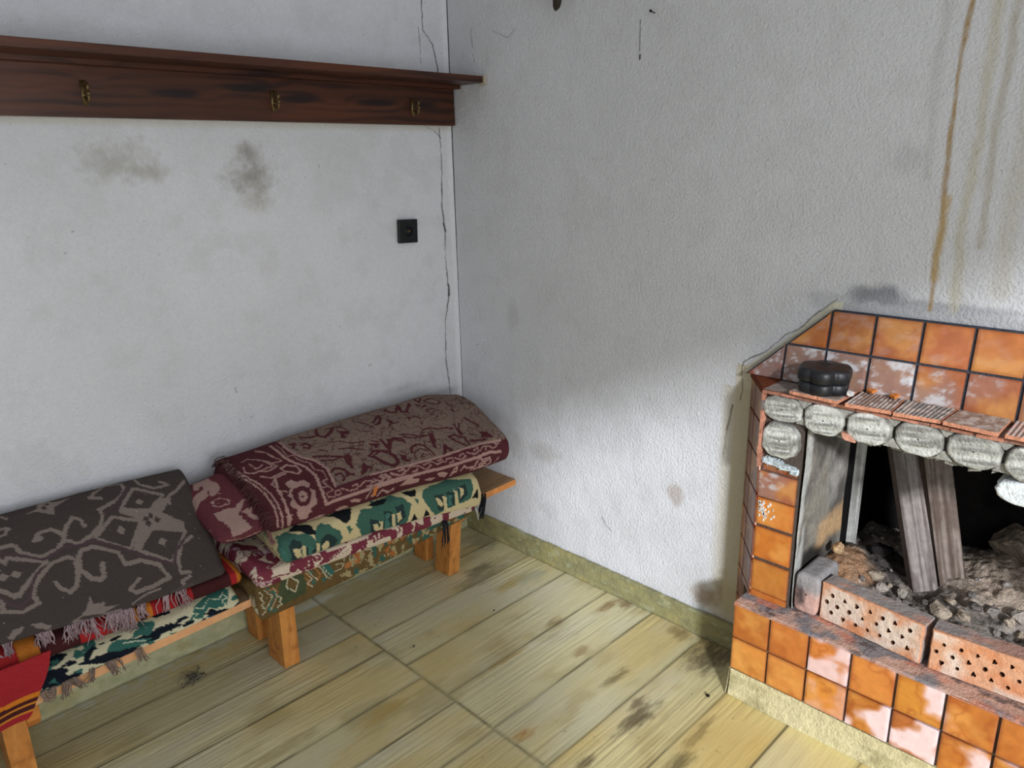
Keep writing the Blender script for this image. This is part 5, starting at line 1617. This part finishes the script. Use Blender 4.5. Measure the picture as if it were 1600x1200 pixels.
        ('p','B',0,[-860,537,-845,534,-836,518,-827,540,-827,537]),
        ('p','B',0,[-800,537,-791,529,-785,515,-776,529,-770,537]),
        ('p','B',0,[-1010,425,-992,420,-974,414,-956,422,-935,431,-935,450,-932,464,-944,462,-956,459,-968,448,-977,436]),
        ('p','B',0,[-881,425,-860,425,-839,422,-812,425,-785,428,-800,450,-812,464,-824,467,-833,467,-845,453,-854,436]),
        ('p','B',0,[-734,439,-713,436,-686,431,-671,434,-656,436,-668,448,-680,453,-698,453,-716,450]),
        ('p','B',0,[-581,520,-575,509,-566,498,-557,506,-548,518]),
        ('p','B',0,[-530,518,-521,506,-515,495,-506,503,-497,512]),
        ('p','B',0,[-593,428,-578,431,-563,431,-548,434,-533,434,-539,448,-548,456,-557,456,-569,456]),
        ('p','B',0,[-296,495,-278,484,-263,473,-260,484,-260,498]),
        ('p','B',0,[-722,439,-704,436,-686,434,-671,436,-656,436,-665,445,-671,450,-689,450,-707,453]),
        ('p','B',0,[-308,408,-281,408,-254,408,-260,411,-269,414,-284,414,-299,414]),
        ('p','G',0,[-830,478,-824,476,-818,476,-815,484,-809,492,-815,495,-821,501]),
        ('p','G',0,[-797,478,-791,478,-788,476,-785,487,-782,495,-785,495,-791,495]),
        ('p','G',0,[-557,462,-551,462,-545,462,-542,467,-539,470,-545,473,-548,476]),
    ],
    'redcream': [
        ('p','M',0,[-1146,344,-1116,358,-1077,364,-1068,364,-1059,364,-1110,395,-1143,409,-1152,401,-1155,381,-1125,546,-1152,358]),
        ('s','M',6,[-1116,310,-1104,298,-1095,287,-1086,287,-1074,284,-1074,296,-1074,307,-1089,321,-1104,332,-1110,321,-1119,315]),
        ('p','M',0,[-1077,318,-1062,310,-1050,310,-1056,338,-1065,364,-1074,355,-1083,350]),
        ('p','C',0,[-1143,352,-1140,361,-1137,369,-1140,381,-1143,395,-1146,398,-1149,403,-1149,392,-1149,378]),
        ('p','M',0,[-1038,386,-1026,386,-1014,386,-990,392,-969,395,-975,409,-981,426,-987,432,-990,440,-1008,423,-1020,406]),
        ('s','M',5,[-960,403,-954,403,-945,401,-936,403,-930,406,-933,409,-939,412,-948,409,-957,406]),
        ('p','M',0,[-987,429,-975,423,-963,415,-960,423,-954,432,-960,435,-969,438]),
        ('p','M',0,[-912,403,-897,403,-882,403,-885,415,-888,426,-918,429,-945,435]),
        ('x','C',4,[-1071,358,-1140,403]),
        ('x','M',4,[-1056,375,-1131,412]),
        ('x','C',4,[-1011,395,-984,432]),
        ('x','M',4,[-1041,389,-1014,426]),
        ('s','M',4,[-1137,290,-1128,281,-1113,267,-1128,293,-1140,318,-1146,315,-1149,310]),
        ('s','M',5,[-1155,312,-1152,332,-1152,347,-1155,352,-1152,500,-1143,534,-1143,543]),
        ('s','M',5,[-1143,551,-1155,506,-1155,503,-1155,497,-1143,537]),
        ('s','M',5,[-1155,446,-1146,409,-1128,418,-1104,418,-1083,415,-1062,420,-1044,423]),
        ('s','P',6,[-1146,423,-1134,429,-1122,438]),
        ('s','P',6,[-1155,429,-1137,418,-1107,426]),
        ('p','M',0,[-1038,386,-1008,392,-975,395,-981,406,-984,420,-993,423,-1002,426]),
        ('p','M',0,[-912,403,-867,403,-822,401,-861,415,-897,429,-909,432,-921,432]),
        ('x','C',4,[-837,401,-897,423]),
        ('x','M',4,[-825,415,-873,426]),
        ('s','M',4,[-960,403,-951,401,-942,401,-936,406,-933,412,-939,415,-948,415,-954,409,-957,406]),
        ('p','M',0,[-813,403,-783,401,-747,401,-753,415,-756,432,-762,438,-771,438]),
        ('x','C',4,[-786,403,-762,432]),
        ('p','M',0,[-729,386,-708,384,-687,384,-693,403,-690,420,-711,420,-732,423]),
        ('s','C',5,[-735,406,-729,403,-723,401,-720,409,-717,418]),
        ('s','C',5,[-705,398,-705,403,-705,412]),
        ('s','M',5,[-678,395,-666,398,-654,398,-663,406,-669,412]),
        ('c','M',5,[-642,406]),
        ('s','M',5,[-627,401,-624,403,-618,412,-624,415,-630,420]),
        ('s','M',5,[-606,401,-606,406,-603,415]),
        ('s','M',5,[-591,401,-591,409,-588,418,-582,409,-573,403,-573,412,-573,423]),
        ('p','M',0,[-282,392,-261,386,-255,381,-255,395,-252,409,-264,415,-282,420]),
        ('s','M',4,[-336,403,-330,398,-324,392,-321,398,-315,406]),
        ('s','M',4,[-372,401,-360,398,-348,392,-348,398,-345,403]),
    ],
    'olive': [
        ('p','E',0,[-1060,327,-1036,333,-1009,338,-1000,349,-988,357,-988,375,-985,399,-1033,402,-1081,405,-1090,394,-1096,381]),
        ('p','O',0,[-1042,343,-1030,354,-1015,365,-1021,373,-1027,383,-1039,373,-1054,362]),
        ('s','W',4,[-1042,338,-1030,351,-1012,362,-1021,373,-1027,386,-1042,375,-1057,365,-1051,354,-1042,338]),
        ('s','J',6,[-1123,349,-1111,359,-1096,370,-1114,386,-1129,399,-1114,405,-1099,410]),
        ('s','W',3,[-1132,351,-1120,362,-1108,370,-1123,386,-1138,399]),
        ('s','W',3,[-1102,354,-1096,365,-1090,378,-1105,391,-1120,402]),
        ('s','W',3,[-1150,351,-1144,357,-1141,362,-1144,365,-1150,365,-1144,373,-1138,378,-1144,381,-1150,383,-1144,391,-1135,397,-1141,402,-1150,405]),
        ('s','W',3,[-1159,524,-1162,506,-1162,492,-1165,322,-1165,458,-1165,423,-1165,375,-1165,383,-1165,402,-1162,428,-1162,412]),
        ('s','W',3,[-1090,375,-1084,381,-1078,389,-1081,391,-1087,394,-1081,399,-1078,402,-1087,402,-1093,405]),
        ('s','A',3,[-1117,357,-1105,357,-1096,357,-1093,362,-1087,370]),
        ('s','A',3,[-985,362,-979,370,-973,378,-979,383,-982,391]),
        ('s','A',3,[-985,351,-976,359,-967,367]),
        ('p','J',0,[-922,349,-907,349,-892,351,-883,365,-874,378,-883,383,-889,391,-904,375,-919,362]),
        ('p','J',0,[-973,343,-964,351,-955,357,-961,359,-964,365]),
        ('p','J',0,[-967,373,-958,375,-949,378,-952,386,-958,391]),
        ('p','J',0,[-925,381,-913,383,-898,389,-913,391,-925,397]),
        ('s','A',4,[-946,349,-937,359,-928,370,-937,375,-946,383]),
        ('s','W',3,[-979,351,-970,362,-961,370,-973,373,-982,378,-973,386,-961,394]),
        ('s','W',3,[-979,338,-961,362,-937,383]),
        ('s','W',4,[-928,349,-916,365,-907,381,-898,389,-892,394]),
        ('x','W',3,[-913,357,-889,386]),
        ('s','W',3,[-862,349,-844,351,-829,354,-835,367,-844,378,-859,378,-871,378]),
        ('s','W',3,[-865,362,-853,362,-841,365]),
        ('s','W',3,[-808,349,-802,354,-796,357,-799,365,-799,373,-805,373,-811,373,-811,362,-808,349]),
        ('p','A',0,[-829,367,-799,370,-769,373,-781,378,-793,383,-814,386,-835,386]),
        ('s','J',5,[-805,357,-805,365,-805,370]),
        ('s','W',3,[-790,365,-772,365,-754,365,-763,375,-775,389]),
        ('s','W',3,[-751,357,-733,359,-715,362,-727,367,-739,375]),
        ('p','A',0,[-697,338,-676,349,-655,359,-670,362,-682,365,-694,362,-706,359]),
        ('s','W',3,[-682,349,-676,351,-670,354,-673,359,-679,362,-679,357,-682,349]),
        ('s','W',3,[-649,359,-622,362,-592,365,-568,365,-541,367]),
        ('p','A',0,[-673,343,-655,354,-637,359,-640,365,-646,370,-667,367,-685,365]),
        ('s','W',3,[-493,346,-478,343,-463,343,-463,354,-457,365,-472,367,-484,370,-490,359,-493,346]),
        ('c','W',11,[-406,357]),
        ('c','O',5,[-406,357]),
        ('c','J',3,[-412,346]),
        ('c','A',3,[-394,354]),
    ],
    'ikat': [
        ('p','B',0,[-1567,341,-1555,332,-1543,323,-1540,332,-1537,341,-1549,347,-1558,353,-1564,359,-1570,368,-1573,362,-1576,356]),
        ('p','B',0,[-1594,359,-1579,359,-1564,359,-1543,359,-1525,362,-1501,368,-1477,371,-1450,374,-1423,377,-1420,377,-1417,377,-1447,380,-1474,395,-1504,386,-1531,386,-1552,377,-1570,371]),
        ('p','B',0,[-1567,392,-1561,392,-1552,386,-1534,392,-1513,392,-1495,392,-1477,392,-1462,392,-1450,392,-1450,392,-1450,392,-1468,392,-1489,392,-1513,392,-1537,392]),
        ('p','B',0,[-1645,392,-1636,395,-1630,380,-1618,380,-1609,383,-1603,392,-1600,392,-1612,392,-1621,392]),
        ('p','B',0,[-1702,395,-1696,386,-1690,380,-1681,389,-1672,392,-1678,392,-1687,392]),
        ('p','B',0,[-1627,350,-1615,347,-1603,341,-1594,347,-1585,353,-1591,353,-1597,356]),
        ('p','B',0,[-1417,392,-1411,392,-1402,392,-1393,392,-1381,392,-1378,392,-1372,392,-1384,392,-1396,392]),
        ('p','B',0,[-1342,392,-1333,392,-1327,392,-1303,392,-1276,392,-1267,392,-1261,392,-1276,392,-1294,392]),
        ('p','B',0,[-1420,371,-1411,362,-1399,356,-1381,356,-1360,356,-1345,368,-1330,377,-1348,377,-1369,377]),
        ('p','B',0,[-1672,368,-1669,359,-1663,353,-1651,350,-1636,344,-1642,353,-1645,359]),
        ('p','B',0,[-1273,374,-1261,371,-1252,365,-1243,374,-1234,380,-1243,383,-1252,386]),
        ('p','G',0,[-1522,359,-1516,350,-1507,344,-1498,341,-1489,341,-1471,350,-1453,359,-1435,365,-1417,374,-1426,377,-1435,380,-1465,377,-1495,371]),
        ('p','G',0,[-1642,320,-1633,320,-1624,320,-1624,326,-1621,335,-1627,335,-1636,335]),
        ('p','G',0,[-1603,371,-1591,374,-1582,374,-1585,377,-1588,383,-1594,380,-1600,377]),
        ('p','G',0,[-1660,374,-1651,371,-1645,368,-1645,374,-1642,380]),
        ('p','G',0,[-1375,380,-1363,386,-1348,392,-1357,392,-1366,392]),
        ('p','G',0,[-1312,374,-1297,356,-1282,338,-1261,326,-1240,317,-1219,314,-1195,311,-1189,323,-1183,335,-1195,356,-1207,374,-1222,374,-1240,374,-1246,368,-1255,359,-1267,371,-1279,380]),
        ('p','G',0,[-1519,389,-1507,389,-1495,395,-1495,392,-1492,392,-1504,392,-1513,392]),
        ('s','W',3,[-1285,347,-1276,353,-1267,356,-1255,347,-1243,335,-1234,344,-1222,350,-1210,344,-1201,332]),
        ('s','W',3,[-1303,374,-1294,368,-1285,365,-1291,362,-1300,359]),
        ('s','W',3,[-1204,344,-1201,350,-1198,356,-1207,356,-1213,356,-1213,365,-1210,374]),
        ('p','U',0,[-1270,386,-1255,386,-1237,395,-1240,392,-1240,392,-1255,392,-1270,392]),
        ('s','W',7,[-1267,389,-1270,392,-1270,392]),
        ('s','W',3,[-1480,356,-1456,362,-1432,374]),
    ],
}
PAL = dict(
    grey=(.75, dict(D=(74, 66, 63), L=(132, 120, 113), P=(82, 66, 70), Q=(86, 78, 75)), 'D'),
    maroon=(.75, dict(D=(84, 44, 49), L=(168, 136, 128), l=(156, 124, 117), T=(128, 109, 99)), 'D'),
    inner=(.6, dict(D=(100, 54, 60), L=(164, 134, 126)), 'D'),
    green=(.5, dict(C=(208, 192, 148), G=(66, 102, 90), K=(46, 62, 62), H=(72, 116, 106), B=(30, 32, 36)), 'C'),
    redcream=(.5, dict(C=(216, 198, 178), M=(122, 56, 70), P=(178, 142, 152)), 'C'),
    olive=(.45, dict(O=(106, 86, 54), E=(76, 84, 60), W=(198, 190, 162), J=(60, 106, 98), A=(178, 118, 70)), 'O'),
    ikat=(.5, dict(C=(208, 202, 170), B=(28, 34, 42), G=(58, 104, 94), U=(52, 92, 124), W=(206, 212, 184)), 'C'))


def motif_pattern(key, quant=.003, jag=.0016):
    ws, pal, base = PAL[key]

    def f(u, v):
        uq = u; vq = v
        if key in ('grey', 'ikat'):
            lim = -1.665 if key == 'grey' else -1.69
            uq = np.where(u < lim, 2 * lim - u, u)
        if key == 'green':
            vq = .475 + (vq - .475) / 1.28
        r = np.floor(vq / quant)
        uq = uq + jag * 2 * (vnoise(r * 1.7, np.floor(uq / .01), 5) - .5)
        uq = np.floor(uq / quant) * quant + quant / 2
        vq = vq + jag * (vnoise(uq * 300, r * 0, 6) - .5)
        c = lin(pal[base]) * np.ones(u.shape + (3,))
        for kind, col, w, p in MOTIFS[key]:
            P_ = np.array(p, float).reshape(-1, 2) / 1000
            k = lin(pal[col]); rr = w * ws / 1000
            if kind in 'pF':
                m = in_poly(uq, vq, P_)
            elif kind == 's':
                m = seg_dist(uq, vq, P_, .03) < max(rr, .0011)
            elif kind == 'c':
                m = (np.abs(uq - P_[0, 0]) + np.abs(vq - P_[0, 1])) < w / 1000
            else:
                a, b = P_[0], P_[-1]
                L_ = np.hypot(*(b - a)); n = max(3, int(L_ / .0085))
                m = np.zeros(u.shape, bool)
                for t in np.linspace(0, 1, n):
                    q = a + (b - a) * t
                    m |= (np.abs(uq - q[0]) + np.abs(vq - q[1])) < .0032
            c[m] = k
        if key == 'maroon':      # the taupe field is faded and mottled
            g = fbm(u * 30, v * 30, 61, 3)
            c = c * (0.90 + .2 * g)[..., None]
            g = 1 - 2 * np.abs(fbm(u * 38, v * 52, 62, 3) - .5)
            tp = np.abs(c - lin(pal['T']) * (0.90 + .2 * fbm(u * 30, v * 30, 61, 3))[..., None]).sum(-1) < .01
            c = np.where((tp & (g > .93))[..., None], lin((96, 72, 66)), c)
        if key == 'inner':
            g = fbm(u * 22, v * 22, 63, 4)
            m = (g > .53) & (v < .27)
            c[m] = lin(pal['L'])
        if key == 'green':       # paler second fold lying on the roll
            g = fbm(u * 45, v * 60, 64, 3)
            top = v < GREEN_TOP
            c2 = mix(lin((176, 172, 134)) * np.ones(c.shape), lin((104, 128, 100)), sstep(.48, .54, g))
            c = np.where(top[..., None], c2, c)
        if key == 'ikat':
            g = fbm(u * 16 + 3, v * 38, 71, 3)
            free = np.abs(c - lin(pal['C'])).sum(-1) < .01
            c[free & (g > .585)] = lin(pal['B'])
            g = fbm(u * 14 + 9, v * 30, 72, 3)
            c[free & (g > .61)] = lin(pal['G'])
        if key == 'redcream':
            g = fbm(u * 34, v * 34, 69, 3)
            free = np.abs(c - lin(pal['C'])).sum(-1) < .01
            z1 = (v < .31) & (g > .47)
            z2 = (u > -.62) & (v > .31) & (g > .50)
            z3 = (u <= -.62) & (v > .31) & (g > .60)
            c[free & (z1 | z2 | z3)] = lin(pal['M'])
            g2 = fbm(u * 60, v * 60, 70, 3)
            c[free & z1 & (g2 > .55)] = lin(pal['P'])
        if key == 'olive':
            g = fbm(u * 60, v * 60, 65, 3)
            c = c * (.85 + .3 * g)[..., None]
            m = (g > .60) & (u > -.86) & (v > .3)
            c[m] = lin((166, 152, 112))
            g2 = fbm(u * 42 + 9, v * 42, 68, 3)
            c[(g2 > .62) & (u > -.80) & (v > .3)] = lin((62, 98, 88))
            c[(g2 < .33) & (u > -.80) & (v > .3)] = lin((166, 104, 60))
        dust = vnoise(u * 170, v * 170, 66)
        c = mix(c, lin((206, 200, 192)), .5 * sstep(.972, .99, dust))
        return c
    return f


GREEN_TOP = .385


def red_pattern(u, v):
    c = lin((164, 44, 46)) * np.ones(u.shape + (3,))
    OR, DM, RD = (196, 118, 46), (70, 36, 38), (180, 50, 44)
    for a, b, k in REDBANDS:
        c[(u >= a) & (u < b)] = lin({'o': OR, 'd': DM, 'r': RD}[k])
    return c * (.9 + .2 * fbm(u * 90, v * 20, 67, 3))[..., None]

REDBANDS = [(-1.70, -1.655, 'o'), (-1.655, -1.567, 'd'), (-1.486, -1.456, 'd'), (-1.456, -1.428, 'o'), (-1.428, -1.41, 'd'), (-1.41, -1.393, 'o'),
            (-1.327, -1.318, 'd'), (-1.285, -1.178, 'd'), (-1.160, -1.0, 'o')]
PAT = {k: motif_pattern(k) for k in ('grey', 'maroon', 'inner', 'green', 'redcream', 'olive', 'ikat')}
PAT['red'] = red_pattern
#PATTERNS_END

k1 = thing('olive_kilim', 'olive brown patterned rug hanging over the bench edge, lowest of the right pile', 'rug')
textile('folded_body', [
    (-1.165, [(-.03, .303), (-.03, .335), (-.20, .340), (-.335, .350), (-.370, .335), (-.376, .285), (-.374, .237), (-.362, .235), (-.352, .275), (-.348, .301), (-.2, .302)]),
    (-.66, [(-.03, .303), (-.03, .320), (-.20, .324), (-.325, .332), (-.352, .318), (-.356, .275), (-.354, .237), (-.344, .236), (-.337, .275), (-.332, .301), (-.2, .302)]),
    (-.27, [(-.03, .303), (-.03, .312), (-.20, .313), (-.305, .315), (-.330, .305), (-.334, .275), (-.332, .250), (-.326, .250), (-.323, .275), (-.320, .301), (-.2, .302)])],
    300, .003, PAT['olive'], k1, .02, skL=.03, sd=1, wr=.0025)
k2 = thing('red_cream_kilim', 'wine red and cream zigzag rug between the olive rug and the green rug', 'rug')
textile('folded_body', [
    (-1.155, [(-.03, .345), (-.03, .42), (-.20, .43), (-.33, .425), (-.385, .400), (-.392, .368), (-.384, .346), (-.355, .356), (-.20, .348)]),
    (-1.070, [(-.03, .345), (-.03, .405), (-.20, .405), (-.33, .392), (-.380, .386), (-.390, .362), (-.382, .340), (-.35, .353), (-.20, .346)]),
    (-.95, [(-.03, .340), (-.03, .40), (-.20, .40), (-.33, .390), (-.378, .382), (-.388, .356), (-.380, .334), (-.345, .350), (-.20, .343)]),
    (-.60, [(-.03, .326), (-.03, .36), (-.20, .36), (-.32, .358), (-.366, .350), (-.374, .328), (-.366, .306), (-.335, .338), (-.20, .330)]),
    (-.25, [(-.03, .316), (-.03, .335), (-.20, .335), (-.31, .330), (-.342, .312), (-.346, .290), (-.343, .268), (-.334, .300), (-.20, .319)])],
    280, .003, PAT['redcream'], k2, .03, skL=.02, sd=2, wr=.003)
k3 = thing('green_kilim', 'green, black and cream rug rolled under the maroon floral blanket', 'rug')
textile('folded_body', [
    (-1.055, [(-.03, .425), (-.03, .50), (-.20, .495), (-.32, .480), (-.385, .462), (-.402, .430), (-.390, .394), (-.345, .396), (-.20, .432)]),
    (-.75, [(-.03, .405), (-.03, .50), (-.20, .485), (-.31, .478), (-.372, .460), (-.390, .425), (-.382, .376), (-.345, .388), (-.20, .405)]),
    (-.50, [(-.03, .365), (-.03, .48), (-.20, .465), (-.31, .460), (-.368, .438), (-.384, .392), (-.376, .343), (-.338, .366), (-.20, .370)]),
    (-.235, [(-.03, .340), (-.03, .45), (-.20, .435), (-.30, .420), (-.348, .392), (-.366, .345), (-.360, .288), (-.336, .335), (-.20, .342)])],
    320, .003, PAT['green'], k3, .03, sd=3, wr=.003)
k4 = thing('floral_blanket', 'thick maroon and beige floral blanket folded on top of the right pile', 'blanket')
textile('folded_body', [
    (-1.075, [(-.03, .53), (-.03, .60), (-.08, .642), (-.18, .630), (-.28, .582), (-.345, .545), (-.360, .510), (-.340, .482), (-.20, .510)]),
    (-.50, [(-.03, .50), (-.03, .60), (-.09, .662), (-.20, .640), (-.29, .585), (-.350, .540), (-.368, .495), (-.345, .452), (-.20, .485)]),
    (-.26, [(-.03, .50), (-.03, .60), (-.09, .662), (-.20, .632), (-.29, .572), (-.350, .525), (-.368, .475), (-.345, .425), (-.20, .470)]),
    (-.085, [(-.03, .48), (-.03, .56), (-.08, .625), (-.18, .615), (-.28, .560), (-.345, .528), (-.366, .485), (-.350, .428), (-.20, .460)])],
    400, .0026, PAT['maroon'], k4, .028, sd=4, wr=.005, wsc=(5, 7))
textile('inner_fold', [
    (-1.200, [(-.04, .47), (-.04, .55), (-.10, .590), (-.20, .575), (-.28, .545), (-.325, .525), (-.338, .508), (-.320, .490), (-.20, .495)]),
    (-1.055, [(-.04, .49), (-.04, .57), (-.10, .615), (-.20, .600), (-.28, .562), (-.330, .530), (-.345, .508), (-.325, .486), (-.20, .500)])],
    300, .0028, PAT['inner'], k4, .03, sd=5, wr=.004)

k6 = thing('ikat_kilim', 'cream, green and black rug lying directly on the bench, lowest of the left pile', 'rug')
textile('folded_body', [
    (-2.05, [(-.03, .303), (-.03, .345), (-.20, .355), (-.290, .352), (-.335, .338), (-.362, .320), (-.372, .308), (-.362, .302), (-.2, .302)]),
    (-1.165, [(-.03, .303), (-.03, .345), (-.20, .350), (-.280, .348), (-.315, .338), (-.338, .320), (-.346, .308), (-.336, .302), (-.2, .302)])],
    240, .003, PAT['ikat'], k6, .02, sd=6, wr=.002)
k7 = thing('red_kilim', 'red rug with orange and brown stripes under the grey blanket, its corner hanging down', 'rug')
textile('folded_body', [
    (-2.05, [(-.03, .362), (-.03, .400), (-.18, .425), (-.265, .425), (-.305, .405), (-.318, .380), (-.308, .366), (-.26, .362), (-.15, .362)]),
    (-1.142, [(-.03, .358), (-.03, .395), (-.20, .402), (-.275, .398), (-.318, .388), (-.326, .370), (-.318, .354), (-.25, .358), (-.15, .358)])],
    240, .003, PAT['red'], k7, .02, sd=7, wr=.002)
k5 = thing('grey_blanket', 'dark grey fringed blanket with pale ikat outlines on top of the left pile', 'blanket')
textile('folded_body', [
    (-2.05, [(-.02, .47), (-.02, .62), (-.05, .655), (-.12, .625), (-.19, .565), (-.25, .497), (-.280, .458), (-.275, .440), (-.20, .44)]),
    (-1.70, [(-.02, .46), (-.02, .62), (-.05, .655), (-.12, .622), (-.20, .555), (-.27, .480), (-.300, .442), (-.295, .425), (-.21, .43)]),
    (-1.45, [(-.02, .45), (-.02, .62), (-.05, .652), (-.13, .612), (-.22, .532), (-.295, .455), (-.326, .422), (-.320, .407), (-.23, .417)]),
    (-1.155, [(-.02, .44), (-.02, .60), (-.05, .630), (-.13, .590), (-.22, .515), (-.29, .440), (-.322, .412), (-.316, .398), (-.23, .408)])],
    400, .0026, PAT['grey'], k5, .02, sd=8, skR=-.035, wr=.005, wsc=(4, 6))

# hanging corner of the red rug
Z = np.linspace(.258, .400, 60); S = np.linspace(0, 1, 90)
z, t = np.meshgrid(Z, S, indexing='ij')
xr = np.interp(z, [.238, .268, .371, .400], [-1.736, -1.706, -1.650, -1.640])
x = -1.98 + (xr + 1.98) * t
y = -.374 + .018 * sstep(.34, .40, z) + .008 * np.sin(t * 9) * (1 - sstep(.33, .40, z)) + .004 * (fbm(x * 20, z * 20, 1101, 3) - .5)
zb = z - .012 * (1 - t) * (1 - sstep(.25, .36, z)) - .10 * 0
c = lin((160, 44, 50)) * np.ones(z.shape + (3,))
zs = z + .010 * (x + 1.74)
for lo, hi, k in ((.306, .318, (206, 122, 40)), (.295, .306, (74, 36, 38)), (.290, .295, (206, 132, 50)), (.279, .290, (74, 36, 38)), (.273, .279, (206, 132, 50))):
    c[(zs >= lo) & (zs < hi)] = lin(k)
mb = MB()
A_ = np.dstack([x, y, zb]); B_ = A_ + np.array([0, .004, 0])
mb.grid(A_, c.reshape(-1, 3), flip=True); mb.grid(B_, c.reshape(-1, 3))
for q in (0, -1):
    mb.grid(np.stack([A_[:, q], B_[:, q]], 0), lin((160, 44, 50))); mb.grid(np.stack([A_[q], B_[q]], 0), lin((160, 44, 50)))
mb.build('hanging_corner', M_cloth, k7, smooth=True)

# fringes
def front_pts(key, us, vfun):
    G, u, v = TEX[key]
    out = []
    for q in us:
        i = int(np.argmin(np.abs(u[:, 0] - q))); row = G[i]
        j = vfun(row); out.append(tuple(row[j]))
    return out


def front_edge(row):
    return int(np.argmin(row[:, 1] * 1.0 + row[:, 2] * .55))


us = [-1.745, -1.715, -1.650, -1.632, -1.588, -1.572, -1.552, -1.535, -1.500, -1.487, -1.474, -1.460, -1.447, -1.412, -1.345, -1.300, -1.80, -1.84, -1.90]
pts = [(p[0], p[1] - .002, p[2] + .002) for p in front_pts('grey_blanket_folded_body', us, front_edge)]
tassels(k5, pts, .056, .0017, (160, 138, 142), 11, 13, .016)
us = [-1.675, -1.655, -1.625, -1.612, -1.565, -1.530, -1.515, -1.455]
pts = [(q, yb(q) - .0135, .312) for q in us]
tassels(k6, pts, .040, .0017, (134, 116, 106), 12, 12, .012)
tassels(k3, [(-.232, -.372, .335), (-.228, -.352, .325), (-.236, -.360, .300)], .080, .0030, (34, 36, 40), 13, 6, .006)
tassels(k2, [(-.430, -.366, .296), (-.418, -.367, .292)], .085, .0024, (46, 44, 50), 14, 6, .007)
tassels(k2, [(-.262, -.352, .285)], .050, .0020, (196, 196, 192), 15, 5, .004)
pts = front_pts('floral_blanket_folded_body', [-1.068], lambda r: int(np.argmin(r[:, 1])))
tassels(k4, [(-1.072, -.365, .505), (-1.068, -.368, .500)], .045, .0016, (120, 84, 84), 16, 6, .006)
# short dark knotted fringe lying along the fold of the floral blanket
G_, u_, v_ = TEX['floral_blanket_folded_body']
mb = MB()
rr = np.random.default_rng(5)
i0 = int(np.argmin(np.abs(u_[:, 0] + 1.058)))
row = G_[i0]
js = np.where((row[:, 2] > .50) & (row[:, 1] < -.05) & (np.arange(len(row)) < 250))[0]
for j in js[::3]:
    for q in range(2):
        a = row[j] + rr.normal(0, .003, 3); l = rr.uniform(.010, .028)
        d = np.array([-l, rr.normal(0, .006), -.004 - l * .30])
        mb.tube(spline([a + [.012, 0, .001], a + d * .5 + [0, 0, .005 + rr.normal(0, .002)], a + d], 6), np.linspace(.0018, .0012, 6), lin((92, 62, 62)) * rr.uniform(.5, 1.2), 4)
mb.build('fringe', M_yarn, k4, smooth=True)

# dry leaf on the blanket edge
mb = MB()
L_ = [(-.010, -.016), (-.004, .000), (-.008, .010), (.004, .020), (.010, .006), (.004, -.006), (.006, -.020)]
mb.prism(L_, 1, -.0008, .0008, lin((196, 116, 56)))
o = mb.build('dry_leaf', M_pine)
o.location = (-.712, -.3835, .512); o.rotation_euler = (math.radians(18), 0, math.radians(-4))
tag(o, 'dry orange leaf stuck on the front edge of the maroon floral blanket', 'leaf')

# crumbs on the floor
for lab, x, y, r, k in (
        ('white plaster crumb on the floor right of the right bench leg, nearer one', -.232, -.205, .0065, (236, 234, 228)),
        ('white plaster crumb on the floor right of the right bench leg, farther one', -.196, -.160, .0045, (236, 234, 228)),
        ('white plaster crumb on the floor near the right skirting board', -.095, -.215, .004, (230, 228, 222)),
        ('grey crumb on the floorboards in front of the right bench leg', -.700, -.520, .006, (110, 104, 96)),
        ('dark crumb on the floor near the hearth corner', -.258, -1.330, .007, (40, 36, 32)),
        ('tiny dark crumb in the middle of the floorboards', -.380, -.560, .0035, (50, 44, 36))):
    mb = rock(int(r * 1e5) + int(abs(x) * 1000), r, k, .7, 1)
    o = mb.build('crumb', M_mortar); o.location = (x, y, r * .5)
    tag(o, lab, 'crumb', 'crumbs on the floor')
mb = MB(); rr = np.random.default_rng(9)
for i in range(40):
    a = np.array([0, 0, .003]) + rr.normal(0, .008, 3) * (1.6, 1, .25)
    a[2] = abs(a[2]) + .002
    mb.tube(spline([a, a + rr.normal(0, .012, 3) * (1, 1, .3) + [0, 0, .002], a + rr.normal(0, .018, 3) * (1, 1, .2)], 6), .0011, lin((136, 130, 118)) * rr.uniform(.6, 1.3), 4)
o = mb.build('lint_tuft', M_yarn, smooth=True); o.location = (-1.262, -.155, .001)
tag(o, 'grey tuft of lint on the floor under the left part of the bench', 'lint')
